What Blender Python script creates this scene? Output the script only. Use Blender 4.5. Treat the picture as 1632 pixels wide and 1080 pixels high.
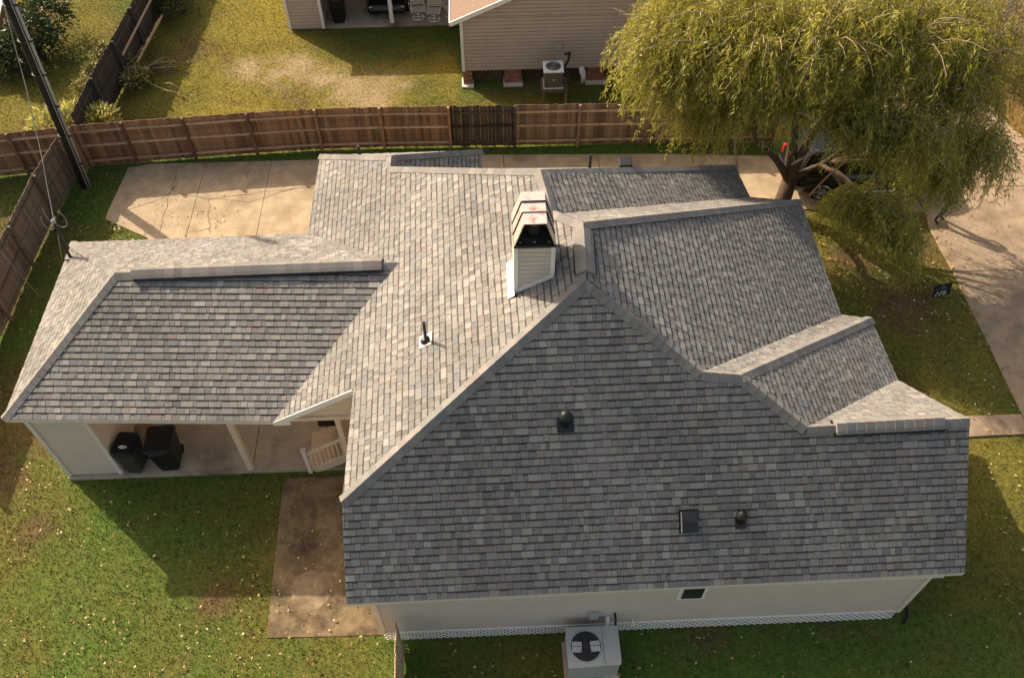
import bpy, math, random
import numpy as np
from mathutils import Vector, Matrix
random.seed(7); rng = np.random.default_rng(7)
for o in list(bpy.data.objects): bpy.data.objects.remove(o)
scene = bpy.context.scene
COL = scene.collection
R = math.radians
# ---------------------------------------------------------------- camera (metres, x right along the house, y away, z up)
PITCH, ROLL, YAW, FPX = R(51.728), R(-0.204), R(2.283), 1363.509
CAM = np.array([1.6936, -7.1506, 20.8047])
fw = np.array([math.sin(YAW)*math.cos(PITCH), math.cos(YAW)*math.cos(PITCH), -math.sin(PITCH)])
rt = np.array([math.cos(YAW), -math.sin(YAW), 0.]); up = np.cross(rt, fw)
rt, up = math.cos(ROLL)*rt+math.sin(ROLL)*up, -math.sin(ROLL)*rt+math.cos(ROLL)*up
cd = bpy.data.cameras.new('camera'); cd.sensor_width = 36; cd.lens = FPX/1632*36; cd.clip_end = 2000; cd.clip_start = .1
cam = bpy.data.objects.new('camera', cd); COL.objects.link(cam); scene.camera = cam
cam.matrix_world = Matrix(((rt[0], up[0], -fw[0], CAM[0]), (rt[1], up[1], -fw[1], CAM[1]), (rt[2], up[2], -fw[2], CAM[2]), (0, 0, 0, 1)))
# ---------------------------------------------------------------- sky and sun
SUN_EL, SUN_DIR = R(32.6), R(138)          # direction towards the sun, counter-clockwise from +x
world = bpy.data.worlds.new('World'); scene.world = world; world.use_nodes = True
wn = world.node_tree.nodes; bg = wn['Background']
sky = wn.new('ShaderNodeTexSky'); sky.sky_type = 'NISHITA'; sky.sun_disc = False
sky.sun_elevation = SUN_EL; sky.sun_rotation = math.pi/2-SUN_DIR; sky.dust_density = 4; sky.air_density = 1.0; sky.ozone_density = .6
tint = wn.new('ShaderNodeMix'); tint.data_type = 'RGBA'; tint.blend_type = 'MULTIPLY'; tint.inputs[0].default_value = 1; tint.inputs[7].default_value = (1, .875, .72, 1)   # warm white balance of the photograph
world.node_tree.links.new(sky.outputs[0], tint.inputs[6]); world.node_tree.links.new(tint.outputs[2], bg.inputs[0]); bg.inputs[1].default_value = .15
sl = bpy.data.lights.new('sun', 'SUN'); sl.energy = 4.3; sl.angle = R(.6); sl.color = (1, .87, .695)
so = bpy.data.objects.new('sun', sl); COL.objects.link(so)
sd = Vector((math.cos(SUN_DIR)*math.cos(SUN_EL), math.sin(SUN_DIR)*math.cos(SUN_EL), math.sin(SUN_EL)))
so.rotation_euler = sd.to_track_quat('Z', 'Y').to_euler(); so.location = (-20, 20, 30)
scene.view_settings.view_transform = 'Standard'; scene.view_settings.look = 'None'
scene.view_settings.exposure = 0.87; scene.view_settings.gamma = 1
# ---------------------------------------------------------------- pixel -> place
def ray(u, v): return fw+rt*(u-816)/FPX-up*(v-540)/FPX
def P(u, v, z=0.): d = ray(u, v); return CAM+d*(z-CAM[2])/d[2]
def PY(u, v, y): d = ray(u, v); return CAM+d*(y-CAM[1])/d[1]
def plane(a, b, c):
    n = np.cross(b-a, c-a); n = n/np.linalg.norm(n); n = n*np.sign(n[2]); return n, float(n@a)
def RP(u, v, pl): d = ray(u, v); n, k = pl; return CAM+d*(k-n@CAM)/(n@d)
# ---------------------------------------------------------------- materials
def mat(name, col, rough=.8, var=.15, scale=6., bump=0., bscale=60., attr=False, rand=0., metal=0., trans=0., stain=None, spec=.3, detail=5.):
    m = bpy.data.materials.new(name); m.use_nodes = True
    nt = m.node_tree; N = nt.nodes; Lk = nt.links.new; b = N['Principled BSDF']
    b.inputs['Roughness'].default_value = rough; b.inputs['Metallic'].default_value = metal
    b.inputs['Specular IOR Level'].default_value = spec
    tc = N.new('ShaderNodeTexCoord')
    def noise(sc, det=detail):
        n = N.new('ShaderNodeTexNoise'); n.inputs['Scale'].default_value = sc; n.inputs['Detail'].default_value = det
        n.inputs['Roughness'].default_value = .62; Lk(tc.outputs['Object'], n.inputs['Vector']); return n
    nz = noise(scale)
    mx = N.new('ShaderNodeMix'); mx.data_type = 'RGBA'
    mx.inputs[6].default_value = [c*(1-var) for c in col]+[1]; mx.inputs[7].default_value = [c*(1+var) for c in col]+[1]
    mr = N.new('ShaderNodeMapRange'); mr.inputs[1].default_value = .3; mr.inputs[2].default_value = .7
    Lk(nz.outputs[0], mr.inputs[0]); Lk(mr.outputs[0], mx.inputs[0]); out = mx.outputs[2]
    def mult(sock, other):
        x = N.new('ShaderNodeMix'); x.data_type = 'RGBA'; x.blend_type = 'MULTIPLY'; x.inputs[0].default_value = 1
        Lk(sock, x.inputs[6]); Lk(other, x.inputs[7]); return x.outputs[2]
    if attr:
        a = N.new('ShaderNodeAttribute'); a.attribute_name = 'Col'; out = mult(out, a.outputs['Color'])
    if rand:
        oi = N.new('ShaderNodeObjectInfo'); r2 = N.new('ShaderNodeMapRange'); r2.inputs[3].default_value = 1-rand; r2.inputs[4].default_value = 1+rand
        Lk(oi.outputs['Random'], r2.inputs[0]); cb = N.new('ShaderNodeCombineColor')
        for i in range(3): Lk(r2.outputs[0], cb.inputs[i])
        out = mult(out, cb.outputs[0])
    if stain:                                     # (colour, scale, low, high): blotches with a shape of their own
        n2 = noise(stain[1], 6); r3 = N.new('ShaderNodeMapRange'); r3.inputs[1].default_value = stain[2]; r3.inputs[2].default_value = stain[3]
        Lk(n2.outputs[0], r3.inputs[0]); x = N.new('ShaderNodeMix'); x.data_type = 'RGBA'; Lk(r3.outputs[0], x.inputs[0]); Lk(out, x.inputs[6])
        x.inputs[7].default_value = list(stain[0])+[1]; out = x.outputs[2]
    Lk(out, b.inputs['Base Color'])
    if bump:
        n3 = noise(bscale, 4); bp = N.new('ShaderNodeBump'); bp.inputs['Strength'].default_value = bump; bp.inputs['Distance'].default_value = .02
        Lk(n3.outputs[0], bp.inputs['Height']); Lk(bp.outputs[0], b.inputs['Normal'])
    if trans:
        t = N.new('ShaderNodeBsdfTranslucent'); Lk(out, t.inputs[0]); s = N.new('ShaderNodeMixShader'); s.inputs[0].default_value = trans
        Lk(b.outputs[0], s.inputs[1]); Lk(t.outputs[0], s.inputs[2]); Lk(s.outputs[0], N['Material Output'].inputs[0])
    return m
M = dict(
 shingle=mat('shingle', (1, 1, 1), .93, .16, 38, .35, 160, attr=True, spec=.15),
 trim=mat('trim', (.62, .57, .50), .6, .06, 3),
 siding=mat('siding', (.60, .51, .44), .65, .05, 1.2),
 siding_tan=mat('siding_tan', (.47, .39, .325), .65, .05, 1.0),
 lap_tan=mat('painted_lap_shadow_tan', (.32, .262, .217), .8, .15, 2),  # darker tan that paints shadow lines at the siding laps
 lap=mat('painted_lap_shadow', (.44, .37, .32), .8, .1, 2),  # same painted lap shadow for the paler siding
 lattice=mat('lattice', (.82, .77, .70), .6, .06, 8),
 felt=mat('roof_felt', (.03, .03, .03), .95, .2, 6),
 dark=mat('dark_space', (.018, .017, .016), .9, .2, 4),
 black=mat('black_plastic', (.012, .012, .013), .45, .2, 8),
 blackmetal=mat('black_metal', (.02, .021, .024), .4, .2, 8),
 grey_plastic=mat('grey_plastic', (.045, .045, .043), .5, .2, 6),
 white=mat('white_paint', (.75, .73, .69), .5, .05, 5),
 zinc=mat('galvanised', (.42, .42, .41), .4, .2, 14, metal=.7),
 shroud=mat('weathered_shroud', (.62, .53, .48), .38, .12, 9, metal=.45, stain=((.42, .17, .11), 5., .52, .68)),
 flue=mat('flue_steel', (.35, .36, .37), .35, .2, 20, metal=.8),
 acpaint=mat('unit_enamel', (.36, .365, .345), .5, .06, 5),
 acdark=mat('unit_grille', (.03, .031, .032), .6, .2, 20),
 acolive=mat('unit_olive', (.11, .10, .075), .5, .1, 10),
 concrete=mat('concrete', (.40, .305, .195), .9, .2, 2.2, .35, 50, stain=((.24, .175, .11), .8, .46, .74), detail=9),
 drive=mat('driveway_concrete', (.31, .228, .15), .9, .22, 2.0, .35, 50, stain=((.15, .105, .07), .9, .48, .72), detail=9),
 concrete_shade=mat('concrete_floor', (.36, .305, .23), .85, .2, .9, .2, 50, stain=((.14, .10, .07), .7, .50, .70), detail=8),
 path=mat('stained_concrete', (.20, .145, .078), .9, .35, 3.5, .5, 45, stain=((.06, .042, .026), 1.3, .44, .66), detail=10),
 disc=mat('bleached_ring', (.27, .20, .12), .9, .3, 3.5, .5, 45, stain=((.11, .078, .048), 1.6, .45, .7), detail=10),
 crack=mat('crack', (.10, .075, .05), .95, .3, 9),
 wood=mat('fence_brown', (.205, .118, .066), .85, .35, 5, .3, 40, rand=.45, stain=((.32, .19, .11), 2.2, .52, .75)),
 wood_black=mat('fence_dark', (.055, .040, .032), .9, .5, 7, .3, 40, rand=.5, stain=((.13, .10, .075), 5, .55, .8)),
 wood_old=mat('fence_weathered', (.165, .118, .080), .9, .35, 5, .3, 40, rand=.42),
 wood_tan=mat('fence_tan', (.46, .32, .20), .9, .25, 5, .3, 40, rand=.2),
 wood_grey=mat('fence_grey', (.155, .115, .085), .9, .3, 4, .3, 40, rand=.25, stain=((.08, .055, .04), 3, .55, .75)),
 wood_char=mat('fence_charcoal', (.055, .043, .036), .9, .4, 6, .3, 40, rand=.3),
 rail_old=mat('fence_rail', (.42, .29, .20), .9, .25, 5, .2, 40, rand=.15),
 deck=mat('deck_boards', (.58, .43, .29), .75, .15, 6, .15, 50, rand=.12),
 rail_paint=mat('cream_paint', (.62, .52, .40), .6, .06, 5),
 pole=mat('creosote_pole', (.022, .018, .015), .85, .4, 5, .3, 40),
 bark=mat('bark', (.085, .055, .036), .9, .4, 9, .5, 40),
 twig=mat('pale_twig', (.30, .22, .14), .85, .3, 9),
 willow=mat('willow_leaf', (1, 1, 1), .45, .12, 4, attr=True, trans=.45, spec=.5),
 leaf=mat('leaf', (1, 1, 1), .5, .12, 4, attr=True, trans=.25, spec=.35),
 grass=mat('grass_blade', (1, 1, 1), .7, .12, 2, attr=True, trans=.25, spec=.2),
 litter=mat('litter_leaf', (1, 1, 1), .7, .15, 20, attr=True, trans=.1, spec=.25),
 soil=mat('lawn_soil', (1, 1, 1), .95, .3, 7, .6, 30, attr=True, spec=.1),
 brick=mat('brick', (.27, .12, .072), .85, .25, 9, .2, 60, rand=.3),
 mortar=mat('mortar', (.33, .26, .20), .95, .15, 9),
 carpaint=mat('black_car_paint', (.008, .008, .009), .18, .1, 4, spec=.6),
 glass=mat('dark_glass', (.02, .024, .026), .06, .1, 2, spec=.9),
 chrome=mat('chrome', (.6, .6, .6), .2, .1, 8, metal=.9),
 tyre=mat('tyre', (.014, .014, .014), .85, .2, 20),
 red=mat('red_lens', (.42, .012, .010), .25, .1, 6, spec=.6),
 jeans=mat('denim', (.028, .038, .065), .85, .25, 12),
 shirt=mat('dark_shirt', (.035, .035, .04), .85, .2, 9),
 skin=mat('skin', (.36, .2, .13), .55, .08, 8),
 hair=mat('hair', (.02, .014, .01), .7, .2, 20),
 sign=mat('sign_board', (.010, .013, .014), .4, .1, 5),
 print=mat('sign_print', (.78, .78, .76), .6, .04, 5), print2=mat('sign_print_grey', (.24, .26, .26), .6, .04, 5),
 cable=mat('cable', (.25, .24, .22), .6, .2, 9), pvc=mat('grey_conduit', (.34, .34, .33), .5, .1, 5),
 roof_tan=mat('neighbour_shingle', (.22, .15, .115), .95, .3, 18, .3, 80),
 oldlead=mat('flashing', (.55, .52, .48), .45, .1, 9, metal=.3),
)
# ---------------------------------------------------------------- mesh helpers
def V3(a): return np.array(a, float)
class MB:
    def __init__(s): s.v = []; s.f = []; s.c = []
    def add(s, vs, fs, col=None):
        o = len(s.v); s.v += [tuple(map(float, q)) for q in vs]; s.f += [tuple(i+o for i in f) for f in fs]; s.c += [col]*len(fs); return s
    def box(s, c, size, rz=0., mtx=None, col=None):
        hx, hy, hz = [q/2 for q in size]; vs = []
        ca, sa = math.cos(rz), math.sin(rz)
        for x, y, z in ((-hx,-hy,-hz),(hx,-hy,-hz),(hx,hy,-hz),(-hx,hy,-hz),(-hx,-hy,hz),(hx,-hy,hz),(hx,hy,hz),(-hx,hy,hz)):
            if mtx is not None: q = mtx @ Vector((x, y, z)); vs.append((c[0]+q[0], c[1]+q[1], c[2]+q[2]))
            else: vs.append((c[0]+x*ca-y*sa, c[1]+x*sa+y*ca, c[2]+z))
        return s.add(vs, [(0,3,2,1),(4,5,6,7),(0,1,5,4),(1,2,6,5),(2,3,7,6),(3,0,4,7)], col)
    def beam(s, a, b, w, h, upv=(0, 0, 1), col=None):
        a, b = V3(a), V3(b); d = b-a; d = d/np.linalg.norm(d); u = V3(upv)
        sx = np.cross(d, u)
        if np.linalg.norm(sx) < 1e-4: sx = np.cross(d, V3((1, 0, 0)))
        sx = sx/np.linalg.norm(sx); u = np.cross(sx, d); vs = []
        for q in (a, b):
            for i, j in ((-1,-1),(1,-1),(1,1),(-1,1)): vs.append(q+sx*i*w/2+u*j*h/2)
        return s.add(vs, [(0,1,2,3),(7,6,5,4),(0,4,5,1),(1,5,6,2),(2,6,7,3),(3,7,4,0)], col)
    def tube(s, pts, rad, n=8, cap=True, col=None):
        pts = [V3(q) for q in pts]; k = len(pts)
        if not hasattr(rad, '__len__'): rad = [rad]*k
        vs = []; ref = V3((.31, .17, .94))
        for i, q in enumerate(pts):
            d = pts[min(i+1, k-1)]-pts[max(i-1, 0)]; d = d/(np.linalg.norm(d)+1e-9)
            a = np.cross(d, ref)
            if np.linalg.norm(a) < .05: a = np.cross(d, V3((1, 0, 0)))
            a = a/np.linalg.norm(a); b = np.cross(d, a)
            for j in range(n):
                t = 2*math.pi*j/n; vs.append(q+(a*math.cos(t)+b*math.sin(t))*rad[i])
        fs = [(i*n+j, i*n+(j+1)%n, (i+1)*n+(j+1)%n, (i+1)*n+j) for i in range(k-1) for j in range(n)]
        if cap: fs += [tuple(range(n))[::-1], tuple((k-1)*n+j for j in range(n))]
        return s.add(vs, fs, col)
    def lathe(s, c, prof, n=16, axis=None, col=None):      # prof: (radius, height)
        vs = []; A = axis
        for r, h in prof:
            for j in range(n):
                t = 2*math.pi*j/n; q = Vector((r*math.cos(t), r*math.sin(t), h))
                if A is not None: q = A @ q
                vs.append((c[0]+q[0], c[1]+q[1], c[2]+q[2]))
        k = len(prof)
        fs = [(i*n+j, i*n+(j+1)%n, (i+1)*n+(j+1)%n, (i+1)*n+j) for i in range(k-1) for j in range(n)]
        fs += [tuple(range(n))[::-1], tuple((k-1)*n+j for j in range(n))]
        return s.add(vs, fs, col)
    def slab(s, poly, z0, z1, col=None):                   # poly: xy outline
        n = len(poly); A = sum(poly[i][0]*poly[(i+1)%n][1]-poly[(i+1)%n][0]*poly[i][1] for i in range(n))
        if A < 0: poly = poly[::-1]
        vs = [(q[0], q[1], z0) for q in poly]+[(q[0], q[1], z1) for q in poly]
        return s.add(vs, [tuple(range(n))[::-1], tuple(range(n, 2*n))]+[(i, (i+1)%n, n+(i+1)%n, n+i) for i in range(n)], col)
    def loft(s, rings, col=None, cap=True):
        n = len(rings[0]); k = len(rings); vs = [q for r in rings for q in r]
        fs = [(i*n+j, i*n+(j+1)%n, (i+1)*n+(j+1)%n, (i+1)*n+j) for i in range(k-1) for j in range(n)]
        if cap: fs += [tuple(range(n))[::-1], tuple((k-1)*n+j for j in range(n))]
        return s.add(vs, fs, col)
    def build(s, name, m, parent=None, smooth=False, bevel=0., subsurf=0):
        me = bpy.data.meshes.new(name); me.from_pydata(s.v, [], s.f); me.materials.append(M[m] if isinstance(m, str) else m)
        if any(c is not None for c in s.c):
            at = me.color_attributes.new('Col', 'FLOAT_COLOR', 'CORNER'); arr = []
            for f, c in zip(s.f, s.c):
                c = c or (1, 1, 1); arr += [c[0], c[1], c[2], 1.]*len(f)
            at.data.foreach_set('color', arr)
        if smooth: me.polygons.foreach_set('use_smooth', [True]*len(me.polygons))
        me.update(); return link(name, me, parent, bevel, subsurf)
LOC = {}
def link(name, me, parent=None, bevel=0., subsurf=0):
    o = bpy.data.objects.new(name, me); COL.objects.link(o)
    if parent is not None:
        o.parent = parent
        if parent.name in LOC: o.matrix_parent_inverse = Matrix.Translation([-q for q in LOC[parent.name]])
    if bevel:
        md = o.modifiers.new('bevel', 'BEVEL'); md.width = bevel; md.segments = 2; md.limit_method = 'ANGLE'
    if subsurf:
        md = o.modifiers.new('sub', 'SUBSURF'); md.levels = subsurf; md.render_levels = subsurf
    return o
def tag(o, label, cat, group=None):
    o['label'] = label; o['category'] = cat
    if group: o['group'] = group
    return o
def struct(o, kind='structure', label=None): 
    o['kind'] = kind
    if label: o['label'] = label
    return o
def thing(name, label, cat, loc=(0, 0, 0), group=None):
    o = bpy.data.objects.new(name, None); COL.objects.link(o); o.location = tuple(map(float, loc)); LOC[o.name] = tuple(map(float, loc))
    o.empty_display_size = .2
    return tag(o, label, cat, group)
def raw(name, V, F, cols, m, parent=None, nper=None):      # numpy mesh; F: (n, k) faces of one size, cols per face
    me = bpy.data.meshes.new(name); k = F.shape[1]; nF = len(F)
    me.vertices.add(len(V)); me.vertices.foreach_set('co', V.astype(np.float32).ravel())
    me.loops.add(nF*k); me.loops.foreach_set('vertex_index', F.astype(np.int32).ravel())
    me.polygons.add(nF); me.polygons.foreach_set('loop_start', np.arange(0, nF*k, k, dtype=np.int32))
    me.materials.append(M[m]); me.update(calc_edges=True)
    at = me.color_attributes.new('Col', 'FLOAT_COLOR', 'CORNER'); c = np.ones((nF, k, 4), np.float32); c[:, :, :3] = cols[:, None, :]
    at.data.foreach_set('color', c.ravel()); return link(name, me, parent)
def inpoly(x, y, poly):
    ins = np.zeros(x.shape, bool); n = len(poly)
    for i in range(n):
        x0, y0 = poly[i][:2]; x1, y1 = poly[(i+1) % n][:2]
        if y0 == y1: continue
        c = ((y0 > y) != (y1 > y)) & (x < (x1-x0)*(y-y0)/(y1-y0)+x0); ins ^= c
    return ins
LAT = rng.random((512, 512))
def vnoise(x, y, s, seed=0):
    x = x/s+17.3*seed+100; y = y/s+9.1*seed+100; i = np.floor(x).astype(int); j = np.floor(y).astype(int); fx = x-i; fy = y-j
    fx = fx*fx*(3-2*fx); fy = fy*fy*(3-2*fy); g = lambda a, b: LAT[a % 512, b % 512]
    return (g(i, j)*(1-fx)+g(i+1, j)*fx)*(1-fy)+(g(i, j+1)*(1-fx)+g(i+1, j+1)*fx)*fy
def fbm(x, y, s, seed=0): return (vnoise(x, y, s, seed)*.5+vnoise(x, y, s/2.1, seed+1)*.27+vnoise(x, y, s/4.3, seed+2)*.15+vnoise(x, y, s/9, seed+3)*.08)
# ================================================================= THE HOUSE: roof corners
zF, zC, zA = 2.768, 3.182, 7.487
W = {}
W['eFL'] = P(552, 962, zF); W['eFR'] = P(1538, 912, zF); W['apex'] = P(934, 447, zA)
PF = plane(W['eFL'], W['eFR'], W['apex'])
for n, q in dict(hipL=(545, 800), gR=(1545, 668), gL=(1285, 682), s2a=(1117, 594), s2b=(1180, 599)).items(): W[n] = RP(*q, PF)
W['cR'] = P(437, 671, zC)
PL = plane(W['hipL'], W['apex'], W['cR'])
for n, q in dict(rk=(564, 619), cVal=(633, 420), cB=(490, 372), lB=(511, 248), B=(929, 357), D=(880, 339), E=(861, 273), H=(622, 268), G=(624, 250)).items(): W[n] = RP(*q, PL)
for n, q in dict(r1b=(1275, 320), r1f=(1340, 502), r2b=(1388, 508), r2f=(1430, 605), r0f=(1195, 316), r0b=(1172, 265), sl=(767, 240)).items(): W[n] = P(*q, zF)
W['cL'] = P(5, 668, zC); W['cBL'] = P(115, 387, zC)
W['cRg'] = RP(184, 437, plane(W['cL'], W['cR'], W['cVal']))
W['vb'] = V3((W['sl'][0]+.02, 13.9, zF))
FACES = [('front', 'eFL eFR gR gL s2b s2a apex hipL'), ('left', 'hipL apex B D E H G lB cB cVal cR rk'), ('right1', 'apex s2a r1f r1b B'),
 ('right0', 'D r0f r0b E'), ('right2', 's2b gL r2f r2b'), ('strip1', 'B r1b r0f D'), ('strip2', 's2a s2b r2b r1f'), ('gableback', 'gL gR r2f'),
 ('carfront', 'cL cR cVal cRg'), ('carleft', 'cL cRg cBL'), ('carback', 'cBL cRg cVal cB'), ('slab', 'G H vb sl'), ('strip0', 'E r0b vb H'), ('back', 'G sl lB')]
def bestplane(pts):
    c = np.mean(pts, 0); n = np.linalg.svd(pts-c)[2][2]; n = n*np.sign(n[2]); return n, c
house = thing('house', 'large house with grey shingle hip roof, carport and chimney, in the foreground', 'house', (3.5, 5., 0.))
EXPO = .1687
PAL = [((.215, .205, .190), 5), ((.170, .165, .155), 4), ((.245, .230, .205), 4), ((.185, .172, .170), 4), ((.205, .170, .160), 2), ((.160, .168, .175), 2.2), ((.275, .265, .245), 1.6), ((.19, .195, .175), 2.5), ((.135, .130, .125), 1.6)]
PW = np.array([w for _, w in PAL]); PW = PW/PW.sum()
def clip_rect(poly, a0, a1, b0, b1):
    for ax, val, sg in ((0, a0, 1), (0, a1, -1), (1, b0, 1), (1, b1, -1)):
        out = []; n = len(poly)
        for i in range(n):
            p, q = poly[i], poly[(i+1) % n]; dp = (p[ax]-val)*sg; dq = (q[ax]-val)*sg
            if dp >= 0: out.append(p)
            if dp*dq < 0: t = dp/(dp-dq); out.append((p[0]+(q[0]-p[0])*t, p[1]+(q[1]-p[1])*t))
        poly = out
        if len(poly) < 3: return []
    return poly
def parea(p): return abs(sum(p[i][0]*p[(i+1) % len(p)][1]-p[(i+1) % len(p)][0]*p[i][1] for i in range(len(p))))/2
deck = MB(); felt = MB(); field = MB(); singles = []
for fname, ks in FACES:
    pts = np.array([W[k] for k in ks.split()]); n, c = bestplane(pts)
    e = np.cross(V3((0, 0, 1)), n); e /= np.linalg.norm(e); s = np.cross(n, e)      # e along the eave, s up the slope
    if s[2] < 0: s = -s; e = -e
    k = len(pts); o = len(deck.v)
    A = sum((pts[i][0]*pts[(i+1) % k][1]-pts[(i+1) % k][0]*pts[i][1]) for i in range(k))
    q = [x-V3((0, 0, ((x-c)@n)/n[2])) for x in (pts if A > 0 else pts[::-1])]
    top = [x-V3((0, 0, .012)) for x in q]; bot = [x-V3((0, 0, .14)) for x in q]
    deck.add(top+bot, [tuple(range(k)), tuple(range(2*k-1, k-1, -1))]+[(i+k, (i+1) % k+k, (i+1) % k, i) for i in range(k)])
    felt.add([x-n*.004 for x in q], [tuple(range(k))])
    ab = [(float((x-c)@e), float((x-c)@s)) for x in pts]
    bmin, bmax = min(b for _, b in ab), max(b for _, b in ab); amin, amax = min(a for a, _ in ab), max(a for a, _ in ab)
    bw = c+0*n
    nrow = int((bmax-bmin)/EXPO)+1
    for r in range(nrow):
        b0 = bmin+r*EXPO-(.012 if r == 0 else 0); b1 = bmin+(r+1)*EXPO; a = amin-random.random()*.3; hi = False
        while a < amax:
            hi = not hi
            w = random.choice((.12, .14, .17, .17, .2, .24, .3)) if hi else random.choice((.08, .1, .14, .17, .2)); a1 = a+w
            pl = clip_rect(ab, a, a1-.007, b0, b1)
            if len(pl) >= 3 and parea(pl) > 4e-4:
                tlow = (.017 if hi else .010)+random.random()*.003
                base = np.array(PAL[rng.choice(len(PAL), p=PW)][0])*.68+np.array((.218, .204, .185))*.32
                mid = c+e*((a+a1)/2)+s*b0
                base = base*1.06*(.92+.17*random.random())*(.88+.24*float(vnoise(np.array(mid[0]+mid[2]), np.array(mid[1]-mid[2]*.3), 1.6, 5)))*(1.02 if hi else .93)
                fs_mb = MB(); m = len(pl)
                ht = lambda b: tlow+(.003-tlow)*(b-b0)/(b1-b0)
                loc = lambda a_, b_, h: c+e*a_+s*b_+n*h
                if sum(pl[i][0]*pl[(i+1) % m][1]-pl[(i+1) % m][0]*pl[i][1] for i in range(m)) < 0: pl = pl[::-1]
                bc = b1-random.choice((.026, .036, .046, .052))
                lo = clip_rect(pl, a-1, a1+1, b0-1, bc); hiP = clip_rect(pl, a-1, a1+1, bc, b1+1)
                for pp, f in ((lo, 1.), (hiP, .36)):                                       # the printed shadow band of a laminated shingle
                    if len(pp) >= 3: fs_mb.add([loc(x, y, ht(y)) for x, y in pp], [tuple(range(len(pp)))], tuple(base*f))
                vs = [loc(x, y, ht(y)) for x, y in pl]+[loc(x, y, -.01) for x, y in pl]
                fs_mb.add(vs, [(i+m, (i+1) % m+m, (i+1) % m, i) for i in range(m)], tuple(base*.4))
                full = abs(parea(pl)-(w-.007)*(b1-b0)) < 1e-3
                if full and fname == 'front' and w > .115 and b1-bmin < 2.1: singles.append((float(np.linalg.norm(mid-CAM))-w*2, fs_mb))
                else: field.add(fs_mb.v, fs_mb.f, None); field.c[-len(fs_mb.f):] = fs_mb.c
            a = a1
roof = deck.build('roof', 'trim', house)
felt.build('roofing_felt', 'felt', roof)
singles.sort(key=lambda t: t[0])
for i, (d, mb) in enumerate(singles):
    if i < 300: mb.build('shingle', 'shingle', roof)
    else: nf = len(mb.f); field.add(mb.v, mb.f); field.c[-nf:] = mb.c
struct(field.build('shingle_field', 'shingle', roof), 'stuff')
# ---- hip, ridge and vent caps
FN = {f: bestplane(np.array([W[k] for k in ks.split()]))[0] for f, ks in FACES}
def caps(a, b, f1, f2, vent=None, name='ridge_cap', w=.155):
    A, B = W[a], W[b]; d = B-A; Ln = np.linalg.norm(d); d = d/Ln
    side = []
    for f in (f1, f2):
        t = np.cross(FN[f], d); t = t*(-1 if t[2] > 0 else 1); t = t/np.linalg.norm(t); side.append((t, FN[f]))
    (t1, n1), (t2, n2) = side; nu = n1+n2; nu = nu/np.linalg.norm(nu)
    if B[2] > A[2]+.02: pass
    k = max(2, int(Ln/.21))
    for i in range(k):
        u0 = Ln*i/k; u1 = min(Ln, Ln*(i+1)/k+.05)
        lift = .02
        if vent and vent[0]*Ln <= (u0+u1)/2 <= vent[1]*Ln: lift = .10
        base = (np.array(PAL[rng.choice(len(PAL), p=PW)][0])*.5+np.array((.215, .2, .185))*.5)*(.95+.15*random.random()); vs = []
        for u, h in ((u0, lift+.022), (u1, lift+.006)):
            q = A+d*u
            for t, nn, ww in ((t1, n1, w), (t1, n1, w*.5), (None, nu, 0), (t2, n2, w*.5), (t2, n2, w)):
                edge = q+nn*(h+(.018 if t is None else 0))+(t*ww if t is not None else 0)-nu*(.012 if ww == w else 0)
                vs.append(edge)
            for t, nn, ww in ((t2, n2, w-.004), (t1, n1, w-.004)): vs.append(q+t*ww+nn*(h-.02)-nu*.012)
        n = 7; mb = MB()
        mb.add(vs, [(j, (j+1) % n, n+(j+1) % n, n+j) for j in range(n)]+[tuple(range(n))[::-1], tuple(range(n, 2*n))], tuple(base))
        mb.build(name, 'shingle', roof, smooth=False)
    if vent:
        mb = MB(); a0, a1 = A+d*Ln*vent[0], A+d*Ln*vent[1]
        for (t, nn) in side: mb.beam(a0+t*(w+.010)+nn*.045, a1+t*(w+.010)+nn*.045, .09, .085, nn)
        mb.build('ridge_vent', 'black', roof)
for a in (('hipL', 'apex', 'left', 'front'), ('s2a', 'apex', 'right1', 'front'), ('B', 'apex', 'left', 'right1', (.12, .86), 'ridge_cap', .18), ('D', 'B', 'left', 'strip1'),
          ('r1b', 'B', 'right1', 'strip1'), ('E', 'D', 'left', 'right0'), ('H', 'E', 'left', 'strip0'), ('r0b', 'E', 'right0', 'strip0'), ('G', 'H', 'left', 'slab'),
          ('lB', 'G', 'left', 'back'), ('sl', 'G', 'slab', 'back'), ('s2a', 's2b', 'front', 'strip2'), ('r2b', 's2b', 'right2', 'strip2'), ('gL', 's2b', 'right2', 'front'),
          ('gL', 'gR', 'front', 'gableback', (.17, .84)), ('cL', 'cRg', 'carleft', 'carfront'), ('cRg', 'cVal', 'carfront', 'carback', (.07, .95), 'ridge_cap', .17), ('cBL', 'cRg', 'carleft', 'carback', None, 'ridge_cap', .12)):
    caps(*a)
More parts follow.
